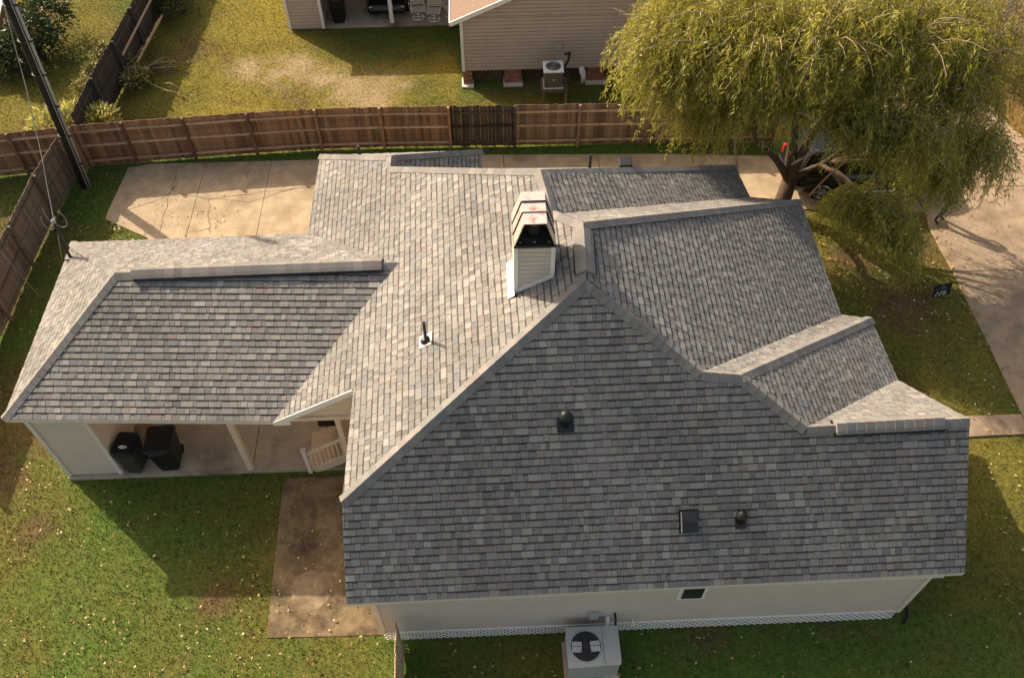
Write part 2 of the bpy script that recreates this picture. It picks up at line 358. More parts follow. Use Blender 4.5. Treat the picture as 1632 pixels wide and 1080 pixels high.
# ---- lapped siding
def siding(mb, a, b, z0, ztop, out, expo=.125, zt2=None, lap=.014, gap=.0, lines=None, lh=.016):
    a, b = V3(a)[:2], V3(b)[:2]; out = V3(out)[:2]; zt2 = ztop if zt2 is None else zt2; z = z0
    def rng_at(z):                               # part of the run (0..1) whose top lies above z
        if zt2 == ztop: return 0., 1.
        t = (z-ztop)/(zt2-ztop); t = min(1, max(0, t))
        return (t, 1.) if zt2 > ztop else (0., t)
    while z < max(ztop, zt2)-.005:
        z1 = min(z+expo, max(ztop, zt2)); l0, h0 = rng_at(max(z, min(ztop, zt2))); l1, h1 = rng_at(max(z1, min(ztop, zt2)))
        q = lambda t, zz, o: (*(a+(b-a)*t+out*o), zz)
        mb.add([q(l0, z+gap, lap), q(h0, z+gap, lap), q(h1, z1, .004), q(l1, z1, .004), q(l0, z+gap, -.01), q(h0, z+gap, -.01)], [(0, 1, 2, 3), (4, 5, 1, 0)])
        if lines is not None and z1-z > lh*2: lines.add([q(l0, z, lap+.003), q(h0, z, lap+.003), q(h0, z+lh, lap+.002), q(l0, z+lh, lap+.002)], [(0, 1, 2, 3)])  # strip on each course's lower edge, its dark colour painting the lap shadow
        z = z1
xl, xr, yw = -1.12, 11.3, .10
w = MB(); ln = MB(); siding(w, (xl, yw), (xr, yw), .52, zF-.10, (0, -1), lines=ln); fwl = w.build('front_wall', 'siding', house); struct(ln.build('painted_lap_shadow_line', 'lap', fwl), 'stuff')
w = MB(); w.box(((xl+xr)/2, yw+.11, 1.55), (xr-xl, .2, 2.1)); w.box((xl+.1, 3.2, 2.2), (.2, 2.7, 3.3)); w.box((xl+.1, 1.1, 1.6), (.2, 1.7, 2.1)); w.box((xr-.1, 2.6, 1.6), (.2, 4.9, 2.1)); w.box((xl+.1, 9.2, 1.6), (.2, 9.2, 2.1))
w.box((9.1, 8.8, 1.6), (.2, 7.6, 2.1)); w.box((4., 12.9, 1.6), (10., .2, 2.1)); w.box((5, 6.9, .5), (12., 11.8, .06)); w.build('wall_core', 'siding', house)
for x in (xl+.04, xr-.04): MB().box((x, yw-.02, 1.6), (.10, .06, 2.16)).build('corner_board', 'trim', house)
w = MB(); w.add([(xr-.02, .3, 2.6), (xr-.02, 4.9, 2.6), (xr-.02, 2.5, 4.95)], [(0, 1, 2)]); w.build('gable_wall', 'siding', house)
w = MB(); w.box(((xl+xr)/2, yw+.02, zF-.15), (xr-xl+.5, .16, .03)); w.build('frieze', 'trim', house)
# lattice skirt
lat = MB(); n = 0; sp = .115
for dy, sg in ((-.005, 1), (-.013, -1)):
    x = xl-.6
    while x < xr+.1:
        a0, a1 = (x, .03), (x+sg*.49, .52)
        lo, hi = max(xl+.03, min(a0[0], a1[0])), min(xr-.03, max(a0[0], a1[0]))
        if hi-lo > .05:
            f = lambda xx: .03+(xx-x)*sg
            lat.beam((lo, yw+dy, f(lo)), (hi, yw+dy, f(hi)), .008, .046, (0, -1, 0.001) if 0 else (0, 0, 1))
        x += sp*1.42
lat.box(((xl+xr)/2, yw-.02, .535), (xr-xl, .03, .03)); lat.build('lattice_skirt', 'lattice', house)
w = MB(); w.box(((xl+xr)/2, yw+.3, .26), (xr-xl-.1, .02, .5)); w.build('crawl_space', 'dark', house)
# small window under the eave, spout
wx = PY(1100, 950, yw)[0]; w = MB(); w.box((wx, yw-.02, 2.28), (.62, .05, .70)); win = w.build('window', 'white', house)
w = MB(); w.box((wx, yw-.05, 2.30), (.46, .03, .56)); w.build('pane', 'glass', win)
w = MB(); w.box((wx, yw-.068, 2.2), (.46, .012, .03)); w.build('sash_bar', 'grey_plastic', win)
q = PY(1008, 985, yw); w = MB(); w.tube([(q[0], yw-.02, q[2]), (q[0], yw-.12, q[2]-.02), (q[0], yw-.13, q[2]-.12)], .025); w.build('hose_tap', 'white', house)
# ---- carport: storage room, posts, beams, porch gable
cx0, cx1, cyf, cyb = -9.95, -8.56, 4.98, 10.55
w = MB(); ln = MB(); siding(w, (cx0, cyf), (cx1, cyf), .12, zC-.1, (0, -1), lines=ln, lh=.02); siding(w, (cx1, cyf), (cx1, cyb), .12, zC-.1, (1, 0)); siding(w, (cx0, cyb), (cx0, cyf), .12, zC-.1, (-1, 0)); siding(w, (cx1, cyb), (cx0, cyb), .12, zC-.1, (0, 1)); stw = w.build('storage_wall', 'siding', house); struct(ln.build('painted_lap_shadow_line', 'lap', stw), 'stuff')
w = MB(); w.box(((cx0+cx1)/2, (cyf+cyb)/2, 1.6), (cx1-cx0-.01, cyb-cyf-.01, 2.95)); w.build('storage_core', 'siding', house)
for x, y in ((cx0, cyf), (cx1, cyf)): MB().box((x, y-.012, 1.6), (.11, .09, 2.98)).build('corner_board', 'trim', house)
for x, y in ((-5.03, cyf), (-5.03, cyb-.1), (-2.2, cyb-.1)): MB().box((x, y, 1.58), (.15, .15, 2.96)).build('post', 'rail_paint', house)
w = MB(); w.beam((cx0, cyf, zC-.17), (-3.5, cyf-.02, zC-.17), .14, .22); w.beam((cx0, cyb, zC-.17), (xl, cyb-.1, zC-.17), .14, .22); w.build('carport_beam', 'trim', house)
w = MB(); w.slab([W['cL'][:2]+(.1, .1), W['cR'][:2]+(.1, .1), (xl, 4.7), (xl, 10.6), W['cBL'][:2]+(.1, -.1)], zC-.13, zC-.1); w.build('ceiling', 'trim', house)
gy = 4.56; w = MB(); siding(w, (-3.45, gy), (xl-.3, gy), 3.2, zC+.02, (0, -1), .3, zt2=4.42); w.add([(-3.5, gy+.02, 3.15), (xl-.2, gy+.02, 3.15), (xl-.2, gy+.02, 4.5)], [(0, 1, 2)]); w.build('porch_gable', 'rail_paint', house)
w = MB(); a, b = W['cR'], W['rk']; w.beam(a+V3((.0, -.015, -.10)), b+V3((0, -.015, -.10)), .03, .17); w.box((-3.5, 4.5, 3.08), (.42, .14, .14)); w.build('rake_board', 'white', house)
w = MB(); w.beam((-3.4, gy-.02, 3.14), (xl, gy-.02, 3.14), .1, .14); w.build('porch_beam', 'rail_paint', house)
MB().box((-2.2, 4.68, 1.6), (.13, .13, 3.0)).build('porch_post', 'rail_paint', house)
# porch deck and stairs
w = MB(); 
for i in range(13): MB().box((-1.2-.05-i*.092+.0, 6.6, .80), (.086, 3.4, .03)).build('deck_board', 'deck', house)
st = MB(); 
for i in range(4):
    x = -2.42-.25*i-.13
    t = MB(); t.box((x, 5.45, .62-.155*i), (.28, 1.15, .035)); t.build('stair_tread', 'deck', house)
    t = MB(); t.box((x+.13, 5.45, .54-.155*i), (.02, 1.12, .13)); t.build('stair_riser', 'rail_paint', house)
st.beam((-2.3, 4.86, .60), (-3.3, 4.86, .02), .04, .22); st.build('stringer', 'rail_paint', house)
rl = MB(); rl.beam((-3.33, 4.8, 1.0), (-2.26, 4.8, 1.72), .07, .06); rl.beam((-3.33, 4.8, .22), (-2.26, 4.8, .92), .05, .05); hr = rl.build('hand_rail', 'rail_paint', house)
for i in range(8):
    t = (i+.7)/8.4; x = -3.33+1.07*t; MB().box((x, 4.8, .61+.71*t), (.035, .035, .76)).build('baluster', 'rail_paint', hr)
MB().box((-3.38, 4.8, .62), (.1, .1, 1.12)).box((-3.38, 4.8, 1.2), (.13, .13, .05)).build('newel_post', 'trim', hr)
rl = MB(); rl.beam((-2.2, 4.8, 1.75), (-1.25, 4.8, 1.75), .07, .06); rl.beam((-2.2, 4.8, .95), (-1.25, 4.8, .95), .05, .05)
for i in range(6): rl.box((-2.05+i*.15, 4.8, 1.35), (.035, .035, .76))
rl.build('porch_railing', 'rail_paint', house)
# ---- chimney
c0 = RP(824, 465, PL); cy0 = c0[1]; cw, cl, zt = .82, .95, 8.06; cxm = 2.67
ch = MB(); zb0, zb1 = 6.5, 6.5
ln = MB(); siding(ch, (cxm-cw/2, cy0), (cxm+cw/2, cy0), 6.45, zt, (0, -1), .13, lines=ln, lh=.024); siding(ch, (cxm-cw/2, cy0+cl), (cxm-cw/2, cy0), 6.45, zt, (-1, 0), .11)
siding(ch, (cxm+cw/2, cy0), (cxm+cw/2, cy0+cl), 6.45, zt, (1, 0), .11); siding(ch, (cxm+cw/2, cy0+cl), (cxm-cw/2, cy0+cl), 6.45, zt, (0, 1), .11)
chim = ch.build('chimney', 'siding', house); struct(ln.build('painted_lap_shadow_line', 'lap', chim), 'stuff')
w = MB(); w.box((cxm, cy0+cl/2, 7.3), (cw-.01, cl-.01, 1.5)); w.build('chimney_core', 'siding', chim)
for sx in (-1, 1):
    for yy in (cy0, cy0+cl): MB().box((cxm+sx*(cw/2-.02), yy, 7.27), (.09, .06, 1.55)).build('corner_trim', 'white', chim)
w = MB(); nL = PL[0]; zr = lambda x, y: (PL[1]-nL[0]*x-nL[1]*y)/nL[2]
x0, x1 = cxm-cw/2, cxm+cw/2
w.beam((x0-.03, cy0-.02, zr(x0, cy0)+.05), (x1, cy0-.02, zr(x1, cy0)+.05), .03, .10); w.build('front_flashing', 'white', chim)
w = MB(); w.add([(x0-.02, cy0-.12, zr(x0-.02, cy0)+.05), (x0-.16, cy0-.12, zr(x0-.16, cy0)+.035), (x0-.16, cy0+cl, zr(x0-.16, cy0+cl)+.035), (x0-.02, cy0+cl, zr(x0-.02, cy0+cl)+.05), (x0-.02, cy0-.12, zr(x0, cy0)+.2), (x0-.02, cy0+cl, zr(x0, cy0)+.2)], [(0, 3, 2, 1), (0, 4, 5, 3)]); w.build('side_flashing', 'white', chim)
w = MB(); w.box((cxm, cy0+cl/2, zt+.02), (cw+.06, cl+.06, .06)); w.build('chase_top', 'blackmetal', chim)
# tunnel-shaped shroud of lapped plates, open at the front
zs = zt+.05; hs = .62; wb, wt = .43, .235
for i in range(3):
    y0 = cy0-.02+i*.33; y1 = y0+.335; g = .018*i; sh = MB()
    prof = [(-wb-g*.4, zs), (-wt-g*.4, zs+hs-g), (wt+g*.4, zs+hs-g), (wb+g*.4, zs)]
    prof2 = [(-wb-g*.4+.02, zs), (-wt-g*.4+.018, zs+hs-g-.02), (wt+g*.4-.018, zs+hs-g-.02), (wb+g*.4-.02, zs)]
    yy0, yy1 = y0+(.03 if i else 0), y1
    vs = [(cxm+x, yy0, z) for x, z in prof]+[(cxm+x, yy1, z) for x, z in prof]+[(cxm+x, yy0, z) for x, z in prof2]+[(cxm+x, yy1, z) for x, z in prof2]
    fs = []
    for j in range(3): fs += [(j, j+1, 5+j, 4+j), (9+j, 8+j, 12+j, 13+j), (j+1, j, 8+j, 9+j), (4+j, 5+j, 13+j, 12+j)]
    sh.add(vs, fs); sh.build('shroud_plate', 'shroud', chim)
for i in (1, 2):
    y0 = cy0-.02+i*.33; g = .018*i; sh = MB(); t = .012
    pr = [(-wb-.012, zs), (-wt-.012, zs+hs+.002), (wt+.012, zs+hs+.002), (wb+.012, zs)]
    for j in range(3): sh.beam((cxm+pr[j][0], y0+.005, pr[j][1]), (cxm+pr[j+1][0], y0+.005, pr[j+1][1]), .03, .014, (0, 1, 0))
    sh.build('shroud_seam', 'blackmetal', chim)
w = MB(); w.add([(cxm-wb+.03, cy0+.96, zs), (cxm+wb-.03, cy0+.96, zs), (cxm+wt-.03, cy0+.96, zs+hs-.06), (cxm-wt+.03, cy0+.96, zs+hs-.06)], [(0, 1, 2, 3)]); w.add([(cxm-wb+.03, cy0+.01, zs+.012), (cxm+wb-.03, cy0+.01, zs+.012), (cxm+wb-.03, cy0+.95, zs+.012), (cxm-wb+.03, cy0+.95, zs+.012)], [(0, 1, 2, 3)]); w.build('shroud_lining', 'dark', chim)
w = MB(); w.lathe((cxm, cy0+.42, zs), [(.15, 0), (.15, .3), (.19, .31), (.19, .36), (.12, .40), (.02, .42)], 18); w.build('flue_pipe', 'flue', chim, smooth=True)
w = MB()
for x in (-.3, 0, .3): w.box((cxm+x, cy0+.05, zs+.03), (.035, .02, .035))
w.build('bolt', 'zinc', chim)
# ---- roof vents and pipes
q = RP(679, 543, PL); w = MB(); w.tube([q, q+V3((0, 0, .66))], .038, 12); vp = w.build('vent_pipe', 'blackmetal', house)
ax = Vector(PL[0]).to_track_quat('Z', 'Y').to_matrix(); w = MB(); w.box(q+PL[0]*.02, (.32, .34, .015), mtx=ax); w.build('flashing', 'oldlead', vp)
w = MB(); w.lathe(q+PL[0]*.02, [(.13, 0), (.12, .05), (.06, .10)], 14, ax); w.build('collar', 'blackmetal', vp)
axF = Vector(PF[0]).to_track_quat('Z', 'Y').to_matrix()
for (u, v, r) in ((901, 676, .13), (1180, 832, .11)):
    q = RP(u, v, PF); w = MB(); w.box(q+PF[0]*.022, (.36 if r > .12 else .24, .34 if r > .12 else .28, .012), mtx=axF); vv = w.build('dome_vent', 'blackmetal', house)
    w = MB(); b_ = q+V3((0, .05, .02)); w.lathe(b_, [(r, -.12), (r*.98, .16), (r*1.12, .18), (r*1.1, .24), (r*.85, .31), (r*.4, .35), (.01, .36)], 16); w.build('dome', 'blackmetal', vv, smooth=True)
q = RP(1097, 838, PF); s_ = V3((0, PF[0][2], -PF[0][1])); s_ = s_/np.linalg.norm(s_); e_ = V3((1, 0, 0))
w = MB(); w.box(q+PF[0]*.022+s_*.12, (.42, .52, .012), mtx=axF); bv = w.build('box_vent', 'blackmetal', house)
vs = []
for a in (-.17, .17): vs += [q+e_*a-s_*.06+PF[0]*.02, q+e_*a+s_*.36+PF[0]*.02, q+e_*a+s_*.36+PF[0]*.13, q+e_*a+s_*.16+PF[0]*.19, q+e_*a-s_*.08+PF[0]*.17]
MB().add(vs, [(0, 1, 2, 3, 4), (9, 8, 7, 6, 5)]+[(j, 5+j, 5+(j+1) % 5, (j+1) % 5) for j in range(5)]).build('hood', 'blackmetal', bv, bevel=.01)
MB().beam(vs[4]+V3((-.012, 0, 0)), vs[2]+V3((-.012, 0, 0)), .02, .03).build('hood_flange', 'zinc', bv)
for (u, v, h) in ((927, 266, .30),):
    t = (927-861)/(1172-861); a = W['E']+(W['r0b']-W['E'])*t+V3((0, .35, -.25)); MB().tube([a, a+V3((0, 0, .46))], .045, 10).build('vent_pipe', 'blackmetal', house)
t = (978-861)/(1172-861); a = W['E']+(W['r0b']-W['E'])*t+V3((0, .3, -.2)); MB().box(a+V3((0, 0, .12)), (.36, .34, .2)).build('box_vent', 'blackmetal', house, bevel=.02)
a = W['lB']+(W['G']-W['lB'])*.55+V3((0, .25, -.15)); MB().tube([a, a+V3((0, 0, .34))], .05, 8).build('vent_pipe', 'blackmetal', house)
# ---- service mast with weatherhead
q = RP(112, 411, plane(W['cL'], W['cBL'], W['cRg'])); top = P(86, 354, 4.65)
w = MB(); w.tube([q-V3((0, 0, .1)), top], .04, 10); mast = w.build('service_mast', 'blackmetal', house)
w = MB(); w.lathe(top, [(.045, -.02), (.06, .02), (.055, .07), (.02, .1)], 12); w.build('weatherhead', 'pvc', mast)
w = MB()
for k, (rx, ph) in enumerate(((.22, 0.), (.28, 2.2), (.2, 4.0))):
    rx *= .8; pts = [top+V3((math.cos(ph)*rx*(1-math.cos(t)), math.sin(ph)*rx*.6*(1-math.cos(t)), .1-.30*math.sin(t))) for t in np.linspace(0, math.pi*1.25, 12)]
    w.tube(pts, .010, 6)
w.build('drip_loop', 'cable', mast)
MB().box(q+V3((0, 0, .03)), (.22, .22, .05)).build('mast_flashing', 'blackmetal', mast)
# ================================================================= GROUND
patio = [P(205, 268)[:2], P(240, 262)[:2], (-4.19, 18.0), (-1.2, 18.0), (-1.2, 10.62), (-9.6, 10.62), P(236, 380)[:2], P(168, 350)[:2], P(172, 338)[:2]]
alley = [(-1.18, 18.0), (1.9, 18.0), (8.4, 17.75), (12.4, 17.45), (16.98, 17.3), (16.98, 14.22), (12.6, 14.6), (9.5, 14.7), (-1.18, 14.5)]
drive_poly = [(17., 17.3), (17.02, 14.15), (16.9, 13.5), (16.98, 11.4), (16.95, 5.7), (16.6, 0), (16.2, -14), (24., -14), (23.6, 14), (22.13, 18.), (21.6, 19.84), (21.5, 21), (21.3, 46), (17.6, 46), (17.3, 20)]
slabs = []
for y0, y1 in ((-14, -6), (-6, -.02), (.0, 5.68), (5.70, 11.39), (11.41, 15.4), (15.42, 20), (20.02, 27), (27.02, 46)):
    for x0, x1 in ((14, 19.42), (19.435, 25)): slabs.append(clip_rect([tuple(q) for q in drive_poly], x0, x1, y0, y1))
walk = [(11.2, 5.80), (16.93, 5.83), (16.88, 5.16), (11.2, 5.08)]
path = [(-4.13, 4.66), (-1.1, 4.66), (-1.07, .22), (-4.0, .27)]
carslab = [(-10.0, 4.86), (-1.1, 4.86), (-1.1, 10.58), (-10., 10.58)]
nslab = [(-6.5, 26.72), (.93, 26.78), (.93, 34), (-6.5, 34)]
HOUSEFP = [(-1.1, .05), (11.3, .05), (11.3, 12.9), (-1.1, 13)]
NFP = [(.95, 22.4), (10.5, 22.4), (10.5, 38), (.95, 38)]
EXCL = [patio, alley, drive_poly, walk, path, carslab, nslab, HOUSEFP, NFP]
def pz(pts): return [np.array(P(u, v)[:2]) for u, v in pts]
BARE = [(c, r) for c, r in zip(pz([(455, 112), (520, 125), (565, 140), (590, 155), (400, 108), (480, 100), (625, 135)]), (.95, .8, 1.0, 1.0, .7, .6, .7))]
BROWN = [(c, r) for c, r in zip(pz([(25, 740), (70, 690), (350, 950), (330, 965), (1450, 480), (1470, 510), (1430, 500), (1360, 420), (1400, 620), (60, 850), (1600, 150), (1600, 100), (1560, 60)]), (.9, .7, .45, .4, .9, .8, .7, .8, .8, .5, 1.6, 1.6, 1.2))]
def spots(x, y, L): 
    m = np.zeros(x.shape)
    for c, r in L: m = np.maximum(m, np.exp(-((x-c[0])**2+(y-c[1])**2)/(r*r)))
    return m
GREEN, OLIVE, YEL, STRAW, DIRT = [np.array(c) for c in ((.078, .160, .022), (.128, .135, .024), (.255, .212, .030), (.40, .30, .17), (.13, .078, .038))]
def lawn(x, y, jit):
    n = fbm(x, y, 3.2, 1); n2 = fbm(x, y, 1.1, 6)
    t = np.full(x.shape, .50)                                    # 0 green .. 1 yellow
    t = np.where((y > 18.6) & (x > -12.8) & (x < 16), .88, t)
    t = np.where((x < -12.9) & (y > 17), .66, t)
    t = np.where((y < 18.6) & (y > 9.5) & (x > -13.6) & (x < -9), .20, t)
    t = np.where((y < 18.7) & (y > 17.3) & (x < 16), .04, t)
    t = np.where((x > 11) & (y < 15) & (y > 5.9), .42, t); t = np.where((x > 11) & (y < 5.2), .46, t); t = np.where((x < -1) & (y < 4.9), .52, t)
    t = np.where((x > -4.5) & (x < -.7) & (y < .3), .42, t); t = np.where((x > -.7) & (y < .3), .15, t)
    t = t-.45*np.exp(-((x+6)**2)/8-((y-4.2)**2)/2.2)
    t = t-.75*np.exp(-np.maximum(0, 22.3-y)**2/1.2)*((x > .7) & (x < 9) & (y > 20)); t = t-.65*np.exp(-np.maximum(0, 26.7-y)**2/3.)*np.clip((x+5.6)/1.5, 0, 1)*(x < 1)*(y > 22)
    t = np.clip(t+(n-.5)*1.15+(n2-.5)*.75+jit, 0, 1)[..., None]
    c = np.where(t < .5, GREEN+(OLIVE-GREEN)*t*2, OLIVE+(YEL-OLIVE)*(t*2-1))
    b = np.clip(spots(x, y, BARE)*1.9*(fbm(x, y, .55, 11)*2.1-.42), 0, 1)[..., None]; c = c+(STRAW-c)*b
    d = np.clip(spots(x, y, BROWN)*1.6*(fbm(x, y, .8, 15)*2-.35), 0, .85)[..., None]; c = c+(DIRT-c)*d
    d2 = np.clip((fbm(x, y, 1.7, 21)-.60)*5, 0, .55)[..., None]; c = c+(DIRT*1.2-c)*d2
    far = ((x > 21)[..., None])*.5; return c+(np.array((.30, .16, .05))-c)*far
xs = np.concatenate([[-900, -300, -120, -60], np.arange(-36, 42.01, .3), [60, 120, 300, 900]]); ys = np.concatenate([[-900, -300, -100, -40], np.arange(-14, 48.01, .3), [70, 140, 320, 900]])
X, Y = np.meshgrid(xs, ys, indexing='ij'); nx, ny = X.shape
Z = (fbm(X, Y, 2.5, 30)-.5)*.05-.015
idx = np.arange(nx*ny).reshape(nx, ny); F = np.stack([idx[:-1, :-1], idx[1:, :-1], idx[1:, 1:], idx[:-1, 1:]], -1).reshape(-1, 4)
me = bpy.data.meshes.new('ground'); me.from_pydata(np.stack([X, Y, Z], -1).reshape(-1, 3).tolist(), [], F.tolist()); me.materials.append(M['soil'])
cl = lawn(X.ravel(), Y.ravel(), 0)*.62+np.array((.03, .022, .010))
at = me.color_attributes.new('Col', 'FLOAT_COLOR', 'POINT'); at.data.foreach_set('color', np.concatenate([cl, np.ones((len(cl), 1))], 1).ravel()); me.polygons.foreach_set('use_smooth', [True]*len(F))
struct(link('ground', me), label='lawn soil under the grass')
# concrete
def sect(name, polys, z1, m, label):
    e = bpy.data.objects.new(name, None); COL.objects.link(e); struct(e, label=label)
    for q in polys:
        if len(q) >= 3 and parea([tuple(a) for a in q]) > .01: MB().slab([tuple(a) for a in q], -.12, z1).build('slab', m, e, bevel=.012)
    return e
pt = [tuple(q) for q in patio]; xa = [-12, -8.60, -6.2, -3.6, 0]
pp = []
for i in range(4): pp.append(clip_rect(pt, xa[i]+.005, xa[i+1]-.005, 9, 19))
pat = sect('patio', pp, .03, 'concrete', 'cracked concrete patio behind the carport')
sect('parking_pad', [clip_rect([tuple(q) for q in alley], a+.01, b-.01, 10, 20) for a, b in ((-1.2, 2.4), (2.4, 5.9), (5.9, 9.4), (9.4, 13.), (13., 17.))], .03, 'concrete', 'concrete strip and parking pad behind the house')
sect('driveway', slabs, .032, 'drive', 'concrete driveway along the right side')
sect('front_walk', [walk], .03, 'drive', 'short concrete walk to the driveway')
sp_ = sect('side_path', [path], .014, 'path', 'brown stained concrete path beside the carport')
MB().slab([(-3.03+.52*math.cos(t)*(1+.03*math.sin(3*t)), 1.44+.52*math.sin(t)*(1+.02*math.cos(5*t))) for t in np.linspace(0, 2*math.pi, 40)[:-1]], .01, .0165).build('bleached_ring', 'disc', sp_)
sect('carport_floor', [clip_rect(carslab, -11, -5.0, 4, 11), clip_rect(carslab, -4.985, 0, 4, 11)], .10, 'concrete_shade', 'stained concrete floor under the carport')
sect('neighbour_carport_floor', [clip_rect(nslab, -7, -2.2, 20, 40), clip_rect(nslab, -2.185, 2, 20, 40)], .10, 'concrete_shade', 'concrete floor of the neighbouring carport')
def crack(pts, parent, z, w=.03):
    mb = MB(); pts = [V3((*P(u, v, 0)[:2], z)) for u, v in pts]; out = []
    for i in range(len(pts)-1):
        for k in range(5):
            t = k/5; q = pts[i]*(1-t)+pts[i+1]*t; out.append(q+V3((random.uniform(-.05, .05), random.uniform(-.05, .05), 0)))
    out.append(pts[-1]); L_, R_ = [], []
    for i, q in enumerate(out):
        d = out[min(i+1, len(out)-1)]-out[max(i-1, 0)]; n = V3((-d[1], d[0], 0)); n /= np.linalg.norm(n)+1e-9; ww = w*random.uniform(.3, .8); L_.append(q+n*ww/2); R_.append(q-n*ww/2)
    n = len(out); mb.add(L_+R_, [(i, i+1, n+i+1, n+i) for i in range(n-1)]); mb.build('crack', 'crack', parent)
for c_ in ([(283, 270), (270, 310), (262, 345), (255, 372)], [(283, 310), (330, 318), (380, 312), (440, 305), (500, 300)], [(335, 318), (333, 345), (335, 372)], [(335, 365), (300, 372)], [(330, 318), (400, 322), (470, 300)], [(205, 335), (245, 322), (270, 312)]): crack(c_, pat, .0345)
for c_ in ([(545, 890), (500, 905), (460, 893)], [(545, 905), (538, 960), (533, 1000)], [(500, 905), (505, 860)]): crack(c_, sp_, .0175, .022)
# ---- grass: blades by the hundred thousand
view = [P(-60, -25)[:2], P(1690, -25)[:2], P(1700, 1110)[:2], P(-70, 1110)[:2]]
N = 760000
px_ = rng.uniform(-22, 29, N); py_ = rng.uniform(-2.2, 31, N)
keep = inpoly(px_, py_, view)
for e in EXCL: keep &= ~inpoly(px_, py_, e)
px_, py_ = px_[keep], py_[keep]; n = len(px_)
bare = spots(px_, py_, BARE)*fbm(px_, py_, .55, 11)+.6*spots(px_, py_, BROWN)*fbm(px_, py_, .8, 15); k2 = rng.random(n) > np.clip(bare*1.3, 0, .8); px_, py_ = px_[k2], py_[k2]; n = len(px_)
for e in EXCL: pass
h = rng.uniform(.025, .062, n)*(.7+.7*fbm(px_, py_, .9, 40)); wd = rng.uniform(.008, .017, n); th = rng.uniform(0, 2*np.pi, n); lean = rng.uniform(.2, 1.3, n)*h; la = rng.uniform(0, 2*np.pi, n)
zz = (fbm(px_, py_, 2.5, 30)-.5)*.05-.02
V = np.empty((n, 3, 3)); V[:, 0] = np.stack([px_-np.cos(th)*wd, py_-np.sin(th)*wd, zz], -1); V[:, 1] = np.stack([px_+np.cos(th)*wd, py_+np.sin(th)*wd, zz], -1); V[:, 2] = np.stack([px_+np.cos(la)*lean, py_+np.sin(la)*lean, zz+h], -1)
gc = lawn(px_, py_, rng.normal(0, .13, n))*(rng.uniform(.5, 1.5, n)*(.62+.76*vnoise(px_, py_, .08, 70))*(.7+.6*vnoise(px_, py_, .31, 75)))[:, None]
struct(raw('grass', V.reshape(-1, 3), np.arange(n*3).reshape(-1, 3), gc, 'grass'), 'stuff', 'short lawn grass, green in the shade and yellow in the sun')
# ---- fallen leaves
def litter(name, label, polys, N, cols, size, onto=.03):
    x = rng.uniform(-22, 27, N*6); y = rng.uniform(-2, 30, N*6); k = np.zeros(len(x), bool)
    for q in polys: k |= inpoly(x, y, q)
    k &= ~inpoly(x, y, HOUSEFP); x, y = x[k][:N], y[k][:N]; n = len(x)
    k3 = fbm(x, y, 2., 50) > rng.uniform(.3, .62, n); x, y = x[k3], y[k3]; n = len(x)
    L = rng.uniform(.45, 1.2, n)**1.5*1.3*size; a = rng.uniform(0, 2*np.pi, n); w_ = L*rng.uniform(.35, .7, n); z = np.full(n, onto)+rng.uniform(0, .035, n)
    d = np.stack([np.cos(a), np.sin(a)], -1); p = np.stack([-d[:, 1], d[:, 0]], -1); V = np.empty((n, 4, 3)); c = np.stack([x, y], -1)
    for i, (s, t) in enumerate(((-1, 0), (0, -1), (1, 0), (0, 1))):
        V[:, i, :2] = c+d*(L*s/2)[:, None]+p*(w_*t/2)[:, None]; V[:, i, 2] = z+rng.uniform(0, .025, n)
    cc = np.array(cols)[rng.integers(0, len(cols), n)]*rng.uniform(.7, 1.25, n)[:, None]
    struct(raw(name, V.reshape(-1, 3), np.arange(n*4).reshape(-1, 4), cc, 'litter'), 'stuff', label)
LC = [(.46, .36, .19), (.42, .27, .13), (.33, .17, .08), (.24, .12, .06), (.24, .12, .06), (.58, .48, .30), (.42, .32, .10), (.20, .10, .05)]
litter('leaf_litter', 'pale and brown fallen leaves scattered over the lawns', [[(-13.5, -2), (-1.2, -2), (-1.2, 4.6), (-10, 4.6), (-13.4, 9)], [(12, -2), (17, -2), (17, 14.4), (12, 14.6)], [(-1, -2), (14, -2), (14, 0), (-1, 0)], patio, drive_poly, path, [(-14, 10), (-9.5, 10.5), (-9.8, 18), (-13, 18)]], 9500, LC, .06)
litter('driveway_leaves', 'orange leaves drifted along the driveway edges and right lawn', [[(16.8, 9), (17.15, 9), (17.3, 14.2), (16.9, 14.2)], [(21.2, 16), (21.7, 16), (21.9, 21), (21.3, 21)], [(21.7, 17), (28, 17), (28, 30), (20, 30)], [(12.2, 9), (14.6, 9), (15, 14.3), (12.2, 14.4)]], 5200, [(.42, .20, .06), (.50, .26, .08), (.36, .22, .07), (.30, .14, .05), (.48, .34, .10)], .085)
